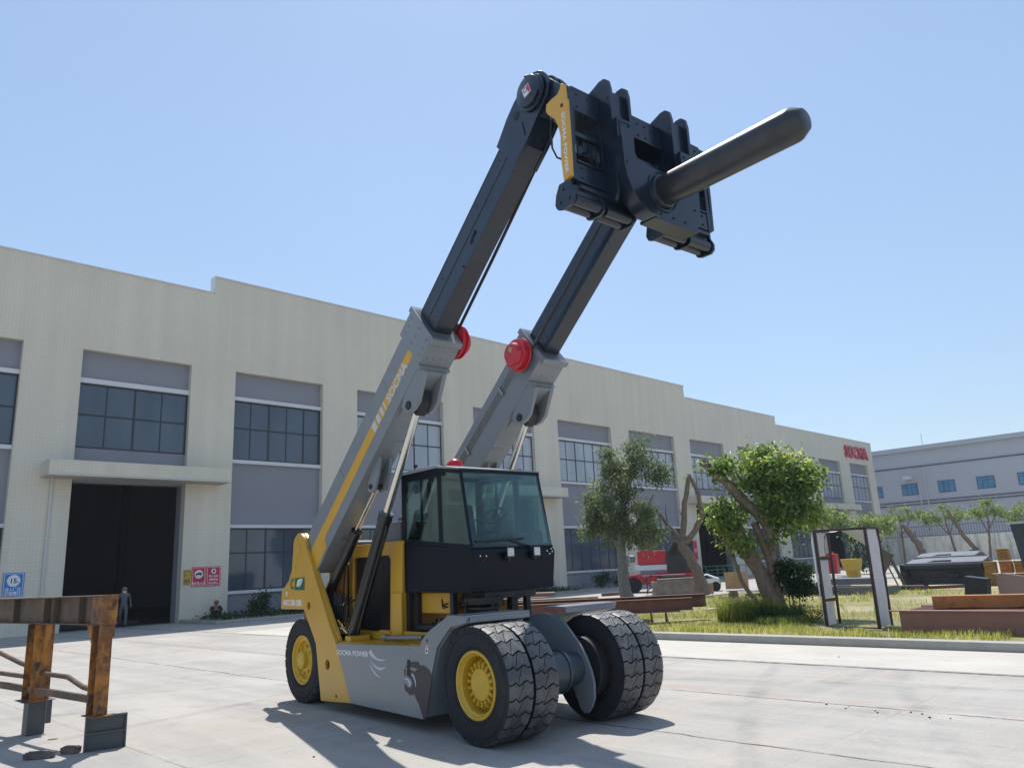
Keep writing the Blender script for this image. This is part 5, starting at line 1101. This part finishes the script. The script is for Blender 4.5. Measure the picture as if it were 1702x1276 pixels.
# ---------------------------------------------------------------- grass
def blades(P,h,lean,wd,tone):
    N=len(P); a=RNG.uniform(0,2*pi,N); d=np.stack([np.cos(a),np.sin(a),np.zeros(N)],1); s=np.stack([-np.sin(a),np.cos(a),np.zeros(N)],1)
    H=h[:,None]; z=np.array([0,0,1.]); W=wd[:,None]; Ln=lean[:,None]
    v0=P-s*W*.5; v1=P+s*W*.5; m0=P+z*H*.55+d*H*Ln*.25-s*W*.4; m1=P+z*H*.55+d*H*Ln*.25+s*W*.4; tp=P+z*H*(1-.25*Ln)+d*H*Ln
    V=np.stack([v0,v1,m0,m1,tp],1).reshape(-1,3); F=np.arange(N)[:,None]*5
    T=np.concatenate([F+np.array([0,1,3]),F+np.array([0,3,2]),F+np.array([2,3,4])],1).reshape(-1,3); return V,T,np.repeat(tone,3)
def grass_patch(name,X0,X1,Y0,Y1,N,h0,h1,label,dens=1.0,w0=.008):
    X=RNG.uniform(X0,X1,N); Y=RNG.uniform(Y0,Y1,N)
    ns=np.array([mnoise.noise((x*.5,y*.5,0))+.5*mnoise.noise((x*1.7,y*1.7,4)) for x,y in zip(X,Y)]); bare=np.array([mnoise.noise((x*.35+20,y*.35,2)) for x,y in zip(X,Y)])
    pk_=np.where(X<17.6,1.0,np.where(X<20,.7,.4))*np.where((Y<-27.5)&(X>17.8),.25,1.0); keep=(ns>-.35)&(bare<.28)&(RNG.uniform(0,1,N)<pk_); X,Y,ns=X[keep],Y[keep],ns[keep]; n=len(X)
    h=RNG.uniform(h0,h1,n)*(1+.6*ns); tone=np.clip(.45+.35*ns+RNG.uniform(-.3,.35,n),0,1)
    V,T,tn=blades(np.stack([X,Y,np.full(n,.08)],1),np.clip(h,.03,2),RNG.uniform(.1,.7,n),RNG.uniform(.6,1.5,n)*w0*1.4,tone)
    o=tri_mesh(name,V,T,tn,grassm,None); o.location=FO; o.rotation_euler=(0,0,AZ); return tag(o,label,'grass',kind='stuff')
grass_patch('grass',15.45,22,-33,-18.4,60000,.05,.22,'short yellow green grass growing behind the kerb')
grass_patch('grass',22,34,-34,-18.4,26000,.08,.22,'sparser yellow green grass further from the kerb',w0=.014)
# tall grass clump round the leaning tree
def clump(cx_,cy_,rx,ry,N,h0,h1,name,label,tl=.3):
    a=RNG.uniform(0,2*pi,N); r=np.sqrt(RNG.uniform(0,1,N)); P=np.stack([cx_+rx*r*np.cos(a),cy_+ry*r*np.sin(a),np.full(N,.08)],1)
    V,T,tn=blades(P,RNG.uniform(h0,h1,N),RNG.uniform(.3,1.1,N),RNG.uniform(.006,.012,N),np.clip(RNG.uniform(0,tl*2,N),0,1)); o=tri_mesh(name,V,T,tn,grassm,None); return tag(o,label,'grass clump')
clump(5.75,20.6,.75,.6,2600,.35,.95,'tall_grass','tall arching grass clump left of the leaning tree trunk')
clump(6.55,20.2,.55,.4,1800,.25,.65,'tall_grass','dense dark grass tuft at the foot of the leaning tree',.15)
clump(6.2,18.9,.7,.3,1500,.12,.35,'tall_grass','low weedy grass tuft by the kerb left of the padded frame',.2)
P=np.stack([RNG.uniform(-.9,.9,2600),RNG.uniform(-.4,.4,2600),RNG.uniform(.05,.42,2600)],1); V,Tr,tn=leaves(P,(0,0,1),.05,RNG.uniform(0,1,2600)); o=tri_mesh('weeds',V,Tr,tn,leaf_bush,None); o.location=(6.5,19.4,.1); o.rotation_euler=(0,0,R_(-40)); tag(o,'small leafy weeds with white flecks at the foot of the leaning tree','weeds',kind='stuff')
rock('boulder',(5.9,24.3,.1),.65,.35,.16,mat('pale stone',(.5,.48,.43),.9,bump=.4),.2,'flat pale stone lying in the grass left of the leaning tree','stone')
rock('boulder',(3.35,21.9,.1),.22,.15,.10,mat('yellowish stone',(.52,.45,.25),.9,bump=.4),.2,'small yellowish stone in the grass under the brown beams','stone')

# ================================================================ stored steel on the grass
def placed(name,loc,rz,label,cat,group=None): return empty(name,loc,rz,label,cat,group)
# brown I-beams on a trestle
DIR=math.atan2(-.06,1)
e=placed('brown_steel_beam',(4.78,21.6,.0),DIR,'front dark red brown steel beam of the pair lying behind the front wheels','steel beam','brown beams on the trestle')
c=MB(); ibeam(c,(-9,0,.57),(-.18,0,.57),.32,.22,.016,.012); c.build('web_and_flanges',primer,e)
e=placed('brown_steel_beam',(4.92,22.1,.0),DIR,'rear dark red brown steel beam of the pair, reaching further right','steel beam','brown beams on the trestle')
c=MB(); ibeam(c,(-9,0,.62),(.16,0,.62),.34,.22,.016,.012); c.build('web_and_flanges',primer,e)
e=placed('timber_trestle',(3.9,21.8,.0),DIR,'thin rusty trestle of flat bars carrying the brown beams','trestle')
c=MB(); c.box(-9,.35,-.35,.45,.375,.40); 
for x in (-8,-6,-4,-2,-.38,.02): c.bar((x,-.25,0),(x-.05,-.25,.375),.04,.04); c.bar((x,.3,0),(x,.3,.375),.04,.04)
c.build('frame',mat('rusty flat bar',(.33,.17,.09),.7,var=.3,vs=6),e)
e=placed('rusty_pipe',(2.2,24.5,.0),DIR+.05,'long reddish rusty pipe lying behind the brown beams','pipe'); c=MB(); c.cyl((-7,0,.95),(-1.2,0,.90),.06,n=14); c.box(-6.8,-1.5,.2,.5,.55,.80); c.build('pipe_body',pinkp,e)
e=placed('timber_box',(1.2,24.2,.0),DIR,'long weathered timber box beam behind the front wheels','timber'); c=MB(); c.box(-3.5,1.1,-.3,.3,.35,.78); c.build('boards',mat('weathered timber',(.30,.24,.17),.8,var=.3,vs=5,dirt=[((.20,.07,.05),2,.5,.7,(1,1,1),.8)]),e,bevel=.01)

# padded frame
RZ=AZ-pi/2   # local x runs along -depth (towards the camera right), y along X
e=placed('padded_frame',FW(17.6,-29.05,.10),RZ,'tall dark steel door-like frame with dirty white foam panels standing on the grass','steel frame')
dkst=mat('dark brown frame steel',(.035,.022,.02),.5,var=.3)
c=MB(); c.box(0,.06,0,.06,0,2.10); c.box(1.14,1.20,0,.06,0,2.10); c.box(-.02,1.22,0,.06,2.10,2.16); c.box(0,1.2,.0,.05,0,.03)
c.box(0,.05,.72,.77,0,2.10); c.box(1.15,1.20,.72,.77,0,2.10); c.box(0,.05,.06,.72,2.10,2.15); c.box(1.15,1.2,.06,.72,2.10,2.15); c.box(0,1.2,.72,.77,2.10,2.15)
for z in (.55,1.48): c.box(.005,.045,.06,.72,z,z+.07)
c.build('steel_tube',dkst,e,bevel=.004)
def sheet(fn,nu,nv,th=.0): 
    vs=[fn(i/nu,j/nv) for i in range(nu+1) for j in range(nv+1)]; fs=[(i*(nv+1)+j,i*(nv+1)+j+1,(i+1)*(nv+1)+j+1,(i+1)*(nv+1)+j) for i in range(nu) for j in range(nv)]
    m_=MB(); m_.add(vs,fs); return m_
def foamp(x,z0,z1,y0,y1,seed,bulge=.05):
    c=MB(); n_=14
    L=[];Rr=[]
    for i in range(n_+1):
        z=z0+(z1-z0)*i/n_; w=mnoise.noise((z*2.5,seed,0)); L.append((y0+.02*w,z)); Rr.append((y1-.10+.09*mnoise.noise((z*2.1,seed+5,0)),z))
    c.prism(L+Rr[::-1],x,x+.025,'x'); o=c.build('foam_panel',foam,e,sharp=30); return o
foamp(-.005+.0,.04,.54,.06,.68,1); foamp(0,.63,1.47,.06,.66,2); foamp(0,1.56,2.09,.06,.60,3)
foamp(1.165,.03,1.05,.06,.74,4); foamp(1.165,1.06,2.12,.06,.74,8)
c=MB(); c.prism([(.0,2.12),(-.05,1.9),(-.04,1.2),(-.01,.5),(.0,.1)],-.04,-.015,'y'); c.build('foam_edge',foam,e)
so=sheet(lambda u,v: (.15+.97*u, .30+.28*v+.05*math.sin(u*5), 2.12-(.62*v*u**2.2)-.03*math.sin(u*9+v*3)),16,8).build('torn_sheet',mat('torn white sheet',(.62,.60,.60),.8,var=.06,vs=3),e,sharp=0); sm=so.modifiers.new('thickness','SOLIDIFY'); sm.thickness=.004
c=MB(); c.prism([(.98,1.98),(1.10,2.0),(1.14,1.3),(1.06,1.5),(1.03,1.75),(.97,1.9)],.60,.64,'y'); c.build('peeled_strip',rustd,e)
c=MB(); c.prism([(.92,.02),(1.14,.02),(1.14,.5)],.50,.53,'y'); c.build('foam_offcut',foam,e)

# big red-brown steel girder box
e=placed('steel_deck_section',FW(16.65,-30.95,.09),RZ,'large pinkish brown primed steel deck section lying along the kerb at right','steel section')
c=MB(); c.box(.06,8,.0,.02,0,.44); c.box(-.12,8,-.06,.12,.44,.462); c.box(.06,.08,.02,1.6,0,.44); c.box(.0,8,1.50,1.62,.40,.46); c.box(.06,8,1.55,1.57,0,.40)
c.build('girder_plate',pinkp,e,bevel=.003)
for y in (.30,.55,.80,1.05,1.30):
    c=MB(); c.box(.10,8,y,y+.10,.40,.445); c.box(.10,8,y+.045,y+.055,.02,.40); c.build('rib',primer,e)
c=MB(); 
for x in (.9,1.05,1.2,1.9,2.0): c.bar((x,-.003,.22),(x+.1,-.003,.30-.08*(x%.3)/.3),.002,.006,upv=(0,1,0))
c.build('chalk_mark',mat('chalk',(.45,.35,.3),.9),e)
e=placed('orange_beam',FW(17.35,-31.45,.555),RZ+R_(14),'weathered orange box beam lying on top of the pinkish brown deck section','steel beam')
c=MB(); c.box(0,5,-.15,.15,0,.23); c.cyl((.18,-.152,.13),(.18,-.156,.13),.05,n=16); c.cyl((.1,-.15,.05),(.1,-.153,.05),.015,n=8); c.cyl((.1,-.15,.18),(.1,-.153,.18),.015,n=8); c.build('box_section',orangep,e,bevel=.006)
# items behind it
e=placed('dark_steel_box',FW(22.3,-30.7,.1),RZ,'black open steel box leaning behind the orange beam','steel box'); c=MB(); c.box(0,.5,0,.4,.35,.85,rot=Matrix.Rotation(R_(8),3,'Y')); c.box(.05,.4,.05,.35,0,.35); c.build('box_body',fabblk,e,bevel=.01)
e=placed('wedge_plate',FW(22.9,-31.2,.1),RZ,'pale pinkish wedge shaped steel plate behind the orange beam','steel plate'); c=MB(); c.prism([(.1,.35),(.1,.90),(.25,.92),(1.35,.72),(1.4,.62),(1.3,.35)],0,.08,'y'); c.build('plate_body',mat('pale pink plate',(.36,.24,.21),.6,var=.1),e,bevel=.006)
e=placed('primed_slab',FW(24,-31.9,.1),RZ,'rusty red brown flat panel at the right edge behind the orange beam','steel panel'); c=MB(); c.box(-.2,5,0,2.2,.45,.55); c.box(0,4.8,.1,2.1,0,.45); c.build('panel_body',primer,e,bevel=.01)

# black fabricated frames (two, side by side)
def fabframe(loc,rz,L,label,h=1.0):
    e=placed('black_fabrication',loc,rz,label,'steel fabrication'); 
    c=MB(); c.prism([(0,0),(L,0),(L,1.4),(.4,1.4),(0,1.1)],h-.06,h,'z',holes=[[(L*.26,.35),(L*.34,.80),(L*.56,.80),(L*.60,.35)]]); c.v=[(x,y,z-.10+y*.16) for x,y,z in c.v]; c.build('top_plate',fabtop,e,bevel=.004)
    c=MB(); c.box(.02,L,.02,.10,h-.30,h-.062); c.box(.05,L*.98,.25,.35,.30,h-.30); c.box(.1,L*.9,.15,1.2,.28,.36); c.box(.25,.65,.2,.7,0,.28); c.box(.5,L*.95,.2,1.1,.08,.32); c.box(-.1,.5,.3,.9,.0,.5); c.cyl((.9,-.02,.6),(1.5,-.02,.58),.04,n=10); c.box(1.7,2.1,-.08,.04,.40,.50); c.box(L*.75,L*.85,.2,.7,0,.28); c.box(0,.06,.1,1.1,.3,h-.06); c.box(L-.06,L,.1,1.35,.3,h-.06); c.box(-.35,.1,.1,.5,.36,.60); c.cyl((L*.82,.0,.55),(L*.9,-.12,.5),.04,n=10)
    c.build('web_plate',fabblk,e,bevel=.004); return e
fabframe(FW(36.2,-24.6,.1),RZ,3.0,'large black primed steel fabrication with a slotted dusty top plate on the sand',1.05)
fabframe(FW(41,-23.5,.1),RZ,2.6,'smaller black fabrication lying behind the large slotted one',1.25)
e=placed('gear_block',FW(36.5,-25.05,.1),RZ,'black machined block with a round hub left of the slotted fabrication','steel block'); c=MB(); c.box(-.75,-.25,0,.5,.0,.95); c.cyl((-.6,-.02,.6),(-.6,-.08,.6),.1,n=16); c.build('block_body',fabblk,e,bevel=.02)
e=placed('tilted_frame',FW(35.6,-24.15,.1),RZ,'brown steel A-shaped frame leaning up left of the black fabrications','steel frame')
c=MB(); c.bar((-.55,0,.5),(.12,0,1.55),.5,.10,upv=(0,1,0)); c.bar((.1,0,1.5),(.65,0,.0),.06,.06); c.bar((.0,.2,1.4),(.5,.2,.0),.05,.05); c.bar((-.5,0,.5),(-.5,0,0),.08,.3); c.bar((-.1,.1,1.1),(.3,.1,0),.05,.05); c.build('frame_bar',mat('brown grey frame',(.12,.095,.08),.7,var=.3),e)
for i,(X,Dp,L,w_,z0,h,mt,lab) in enumerate(((30.9,-24.3,2.2,.9,.38,.24,mgrey,'grey steel slab lying uppermost on the pair behind the padded frame'),(30.6,-24.6,2.5,1.0,.04,.28,mgrey,'lower grey steel slab under the other behind the padded frame'))):
    o=MB().box(-L/2,L/2,0,w_,z0,z0+h).build('steel_slab',mt,None,loc=FW(X,Dp,.09),bevel=.01); o.rotation_euler=(0,0,RZ-.08*i); tag(o,lab,'steel slab','grey slabs behind the padded frame')
random.seed(9)
for i in range(6):
    mt=[rustd,fabblk,dgrey][i%3]; z=.02+.075*i
    o=MB().box(-1.0,1.0,-.3,.3,z,z+.06).build('steel_plank',mt,None,loc=FW(30.3+random.uniform(-.3,.3),-22.4+random.uniform(-.3,.3),.09),bevel=.004); o.rotation_euler=(0,0,RZ+random.uniform(-.15,.15)); tag(o,'dark rusty plank in the flat pile behind the left post of the padded frame','steel plank','planks in the flat pile')
for i,(dx,dz,s_) in enumerate(((0,.62,.35),(.7,.60,.3))):
    rock('foam_bundle',FW(33,-22.5-dx,.02+dz*0),s_*1.6,s_*1.2,.75,foam,.3,['crumpled white foam heap left, beyond the flat plank pile','crumpled white foam heap right, beyond the flat plank pile'][i],'foam','foam heaps')
# yellow skip, red part, teal sheet, yellow parts, dark container
e=placed('yellow_skip',FW(50.5,-16.4,.1),RZ,'small yellow skip seen through the padded frame','skip'); c=MB(); c.prism([(-.5,1.15),(.55,1.15),(.40,.4),(-.3,.4)],0,1.0,'y'); c.box(-.3,.4,.2,.8,0,.4); c.build('skip_body',mat('skip yellow',(.5,.33,.03),.5,var=.1),e,bevel=.02)
e=placed('red_rack',FW(60,-11.2,.1),RZ,'small red and white stacked load far behind the yellow skip','load'); c=MB()
for i in range(3): c.box(-.45+.32*i,-.2+.32*i,0,.6,0,1.5+.12*(i%2))
c.build('red_part',redveh,e,bevel=.02)
e=placed('teal_sheet',FW(43,-25.5,.1),RZ,'teal green sheet standing on edge right of the black fabrications','sheet'); c=MB(); c.prism([(-.35,.75),(-.2,1.35),(.30,1.52),(.50,.85),(.50,.75)],0,.05,'y'); c.build('sheet_body',tealp,e); c=MB(); c.box(-.4,.65,.06,.3,0,.78); c.build('black_base',fabblk,e,bevel=.01)
random.seed(21); n_=0
labs=['left lower','middle lower','right lower','left upper','middle upper','right upper','topmost']
pos=[(-.28,.0),(.27,.0),(.80,.0),(-.26,.49),(.29,.49),(.80,.49),(.27,.98)]
for i,(dx,z) in enumerate(pos):
    e=placed('yellow_casting',FW(36.2,-28.15-dx,.1),RZ+random.uniform(-.2,.2),f'{labs[i]} faded yellow machine part in the rusty heap near the dark container','machine part','faded yellow parts in the heap')
    c=MB(); s_=random.uniform(.20,.24); c.box(-s_,s_,0,.45,z,z+.42); c.cyl((0,-.02,z+.2),(0,-.06,z+.2),.09,n=14); c.box(-s_*1.1,s_*1.1,-.02,.2,z+.42,z+.47); c.build('casting_body',[yelo,orangep,yelo][i%3],e,bevel=.02)
o=MB().box(-.2,2.6,.6,1.6,.1,1.35).build('grey_crate',mgrey,None,loc=FW(43,-29.2,.1),bevel=.02); o.rotation_euler=(0,0,RZ); tag(o,'grey purple crate behind the heap of faded yellow parts','crate')
e=placed('dark_container',FW(32.1,-29.9,.1),RZ,'dark grey steel container with a pale rim at the right edge of the yard','container')
c=MB(); c.prism([(.12,0),(-.12,2.3),(5,2.3),(5,0)],0,1.6,'y'); 
for x in (.6,1.2,1.8): c.box(x,x+.06,-.03,0,.1,2.2)
c.build('container_body',mat('blue grey container',(.045,.06,.075),.5,var=.15),e,bevel=.02); c=MB(); c.box(-.2,5,-.05,1.65,2.3,2.37); c.build('rim',mat('pale rim',(.5,.52,.52),.5),e)

random.seed(33)
CL=[('rusty_offcut',(27.5,-21.2),rustd,'rusty plate offcut lying flat left of the plank pile'),('rusty_offcut',(28.6,-20.6),primer,'red brown plate offcut leaning by the left end of the plank pile'),('pipe_length',(33.5,-25.6),fabblk,'short black pipe lying in front of the slotted fabrication'),('pipe_length',(37.5,-26.6),rustd,'rusty pipe end beside the right foot of the slotted fabrication'),('angle_bar',(33.2,-26.8),primer,'red brown angle bar lying on the pale sand'),('angle_bar',(35.0,-29.9),orangep,'orange angle bar among the faded yellow parts'),('angle_bar',(29.4,-21.6),fabblk,'black angle bar across the left end of the plank pile'),('pipe_length',(31.0,-12.6),rustd,'rusty pipe lying by the mossy stone block'),('angle_bar',(33.5,-14.6),foam,'white bar propped on the black truss scrap'),('rusty_offcut',(35.5,-28.9),redveh,'small red plate at the foot of the faded yellow parts')]
for i,(nm,(X,Dp),mt,lab) in enumerate(CL):
    c=MB(); L=random.uniform(.6,1.3)
    if nm=='pipe_length': c.tube([(-L/2,0,.12),(L/2,0,.12+.05*(i%2))],.09,n=14)
    elif nm=='angle_bar': c.bar((-L,0,.04),(L,0,.10+.3*(i%2)),.12,.012); c.bar((-L,-.06,.10),(L,-.06,.16+.3*(i%2)),.012,.12)
    else: c.prism([(-L/2,-.3),(L/2,-.35),(L*.4,.3),(-L*.3,.4)],.05,.10,'z'); c.box(-.2,.2,-.05,-.02,.10,.3)
    o=c.build(nm,mt,None,loc=FW(X,Dp,.10),bevel=.004); o.rotation_euler=(0,0,RZ+random.uniform(-.5,.5)); tag(o,lab,{'pipe_length':'pipe','angle_bar':'steel bar','rusty_offcut':'steel plate'}[nm])

# red mobile machine under the trees
e=placed('red_boom_truck',FW(36.5,-8.0,.0),math.atan2(-.16,1),'red crane truck with a black cab parked by the factory behind the grey tree','truck')
c=MB(); c.box(.8,4.9,-1,1,.45,1.0); c.prism([(2.6,1.0),(2.8,1.08),(3.5,1.08),(3.5,1.0)],-1,1,'y'); c.build('chassis_body',redveh,e,bevel=.04)
c=MB(); c.box(1.8,3.45,-.7,.7,1.55,2.3); c.box(1.95,2.6,-.72,.7,2.28,2.36); c.box(1.7,3.1,-.75,-.7,1.9,1.95); c.build('boom_box',redveh,e,bevel=.05)
c=MB(); c.prism([(3.45,1.0),(3.4,2.0),(3.9,2.75),(5.0,2.8),(5.05,1.0)],-.9,.9,'y'); c.build('cab',mat('black truck cab',(.02,.022,.025),.3,var=.3,coat=.3),e,bevel=.04)
c=MB(); c.prism([(3.55,2.0),(3.97,2.66),(4.3,2.68),(4.3,2.0)],-.91,-.905,'y'); c.build('window',cabside,e)
c=MB(); c.box(1.6,3.45,-.85,.85,1.22,1.5); c.build('platform',ledgew,e,bevel=.01)
c=MB(); c.lathe([(0,0),(.2,0),(.22,.1),(.2,.3),(0,.32)],(1.35,-.4,1.9),'x',16); c.bar((1.2,-.5,2.1),(1.2,-.5,1.5),.3,.2); c.build('winch',mgrey,e,bevel=.01)
for x in (1.5,3.1,4.5):
    for y in (-1.0,.75): w_=MB(); w_.cyl((x,y,.45),(x,y+.28,.45),.45,n=24); w_.cyl((x,y-.01,.45),(x,y,.45),.2,n=16); w_.build('wheel',rubber,e,bevel=.03)
# black scrap, stone planter, crates, rail, white car
e=placed('black_truss',FW(33.8,-12.3,.05),math.atan2(-.14,1),'black welded truss scrap leaning right of the grey tree trunk','scrap')
c=MB(); 
for p,q in (((0,0,.9),(.9,0,.0)),((.0,0,.5),(.6,0,1.0)),((.2,0,.1),(1.1,0,.8)),((.5,0,.9),(1.1,0,.9)),((.3,.2,.0),(.3,.2,.9)),((1.1,0,.8),(.5,0,.1))): c.bar(p,q,.06,.05)
c.build('bar',fabblk,e); c=MB(); c.box(.9,2.4,.1,.5,.2,.85); c.build('box_part',fabblk,e,bevel=.01); c=MB(); c.box(.1,2.3,.05,.8,.88,.95); c.box(.9,1.2,-.3,-.1,.3,.5); c.build('pale_top',mgrey,e)
o=rock('stone_block',(7.3,37.6,.05),2.2,.8,.85,mat('mossy stone',(.27,.23,.18),.95,var=.35,vs=2,bump=.6,bs=8),vl(7.3,37.6),'rough mossy stone block left of the bare tree trunk','stone')
def crate(loc,rz,w,d,h,label,legs=False):
    e=placed('wooden_crate',loc,rz,label,'crate'); c=MB()
    nb=max(2,int(h/.14))
    for i in range(nb):
        z0=i*h/nb+.005; z1=(i+1)*h/nb-.005
        c.box(0,w,0,.02,z0,z1); c.box(0,w,d-.02,d,z0,z1); c.box(0,.02,.02,d-.02,z0,z1); c.box(w-.02,w,.02,d-.02,z0,z1)
    c.box(.02,w-.02,.02,d-.02,h-.06,h-.04); c.build('boards',wood,e)
    c=MB(); 
    for x in (-.01,w/2-.04,w-.07): c.box(x,x+.08,-.02,0,0,h)
    c.build('batten',wood,e); return e
rzc=math.atan2(-.24,1)
crate((10.7,41.6,.1),rzc,1.15,.9,.85,'large open wooden crate standing left of the leaning tree')
crate((7.75,37.6,.1),rzc,.55,.5,.5,'small wooden crate right of the bare tree, the left of two')
crate((8.40,37.4,.1),rzc,.60,.5,.48,'small wooden crate right of the bare tree, the right of two')
gr=empty('green_railing',FW(51,-7.5,0),R_(-10),'green steel railing in front of the far dark doorway','railing')
c=MB()
for z in (.25,.65,1.15): c.bar((-2.2,0,z),(1.3,0,z),.05,.05)
for x in (-2.2,-1.5,-.7,-.3,.4,1.3): c.bar((x,0,0),(x,0,1.15),.05,.05)
c.build('rail_bar',greenrail,gr); c=MB(); 
for p,q in (((-1.4,-.6,.9),(-.2,-.6,.9)),((-1.4,-.6,.9),(-1.4,-.6,0)),((-.2,-.6,.9),(-.2,-.6,0)),((-1.4,-.2,.9),(-.2,-.2,.9)),((-1.2,-.6,.4),(-.4,-.6,.4))): c.bar(p,q,.05,.05)
c.build('gate_bar',greenrail,gr)
yv=empty('yellow_loader',FW(63,4.5,0),AZ,'yellow wheeled loader parked inside the far dark doorway','loader'); c=MB(); c.box(-2.2,1.2,-.6,2,.8,1.9); c.prism([(-2.4,1.9),(-.5,2.3),(1.2,1.9)],-.5,1.8,'y'); c.build('body',mat('loader yellow',(.5,.35,.12),.5),yv,bevel=.08); c=MB(); c.cyl((-.6,-.8,.75),(-.6,-.4,.75),.75,n=24); c.build('wheel',rubber,yv,bevel=.05)
wc=empty('white_vehicle',(9.3,42.6,0),math.atan2(-.24,1),'low white and black covered vehicle between the bare tree and the green railing','vehicle')
c=MB(); c.prism([(0,.3),(0,.62),(.35,.85),(.7,.9),(1.3,.66),(1.4,.3)],0,1.2,'y'); c.build('body',white,wc,bevel=.05); c=MB(); c.prism([(.38,.66),(.42,.80),(.68,.84),(1.0,.68)],-.01,0,'y'); c.build('window',black,wc); c=MB(); c.cyl((.3,-.01,.25),(.3,.15,.25),.25,n=18); c.cyl((1.1,-.01,.25),(1.1,.15,.25),.25,n=18); c.build('wheel',rubber,wc)

# ================================================================ air
hz=MB(); hz.box(-160,260,-12,330,-1,40); ho=hz.build('haze',[],None,sharp=0)
hm=bpy.data.materials.new('haze'); hm.use_nodes=True; hn=hm.node_tree.nodes; hn.clear(); ou=hn.new('ShaderNodeOutputMaterial'); pvn=hn.new('ShaderNodeVolumePrincipled')
pvn.inputs['Color'].default_value=(.80,.88,1,1); pvn.inputs['Density'].default_value=.0004; pvn.inputs['Anisotropy'].default_value=.3; hm.node_tree.links.new(pvn.outputs[0],ou.inputs['Volume']); ho.data.materials.append(hm); tag(ho,kind='stuff')

# ================================================================ every separate piece becomes a part of its own
def islands(o):
    me=o.data; nv=len(me.vertices); par=list(range(nv))
    def f(a):
        while par[a]!=a: par[a]=par[par[a]]; a=par[a]
        return a
    for e in me.edges:
        a,b=f(e.vertices[0]),f(e.vertices[1])
        if a!=b: par[a]=b
    co=np.empty(nv*3,np.float32); me.vertices.foreach_get('co',co); co=co.reshape(-1,3)
    root=np.array([f(i) for i in range(nv)]); ids=np.unique(root)
    if len(ids)<2 or len(ids)>400: return None
    bb=[(co[root==i].min(0)-.004,co[root==i].max(0)+.004) for i in ids]; g=list(range(len(ids)))
    def h(a):
        while g[a]!=a: g[a]=g[g[a]]; a=g[a]
        return a
    for i in range(len(ids)):
        for j in range(i):
            if (bb[i][0]<=bb[j][1]).all() and (bb[j][0]<=bb[i][1]).all(): g[h(i)]=h(j)
    grp={int(ids[i]):h(i) for i in range(len(ids))}; G=np.array([grp[int(r)] for r in root]); return G
SKIP={'lettering','crown','trunk','number','unit','ground','kerb','pavement','hydraulic_hoses','hose_bundle','railing','radiator_grille','truck_symbol','leaf_symbol','round_symbol','swirl_emblem','chalk_mark','nose_and_ears','planter_kerb','shell','carriage_hoses'}
bpy.context.view_layer.update()
for o in list(bpy.data.objects):
    if o.type!='MESH' or o.parent is None or o.data.users>1: continue
    if o.name.split('.')[0] in SKIP or len(o.data.polygons)>20000: continue
    G=islands(o)
    if G is None: continue
    us=np.unique(G)
    if len(us)<2 or len(us)>60: continue
    first=True
    for gi in us:
        bm=bmesh.new(); bm.from_mesh(o.data); bm.verts.ensure_lookup_table()
        bmesh.ops.delete(bm,geom=[v for v in bm.verts if G[v.index]!=gi],context='VERTS')
        me=bpy.data.meshes.new(o.data.name); bm.to_mesh(me); bm.free()
        for m_ in o.data.materials: me.materials.append(m_)
        if first: keep=me; first=False
        else: c=o.copy(); c.data=me; C.objects.link(c)
    o.data=keep
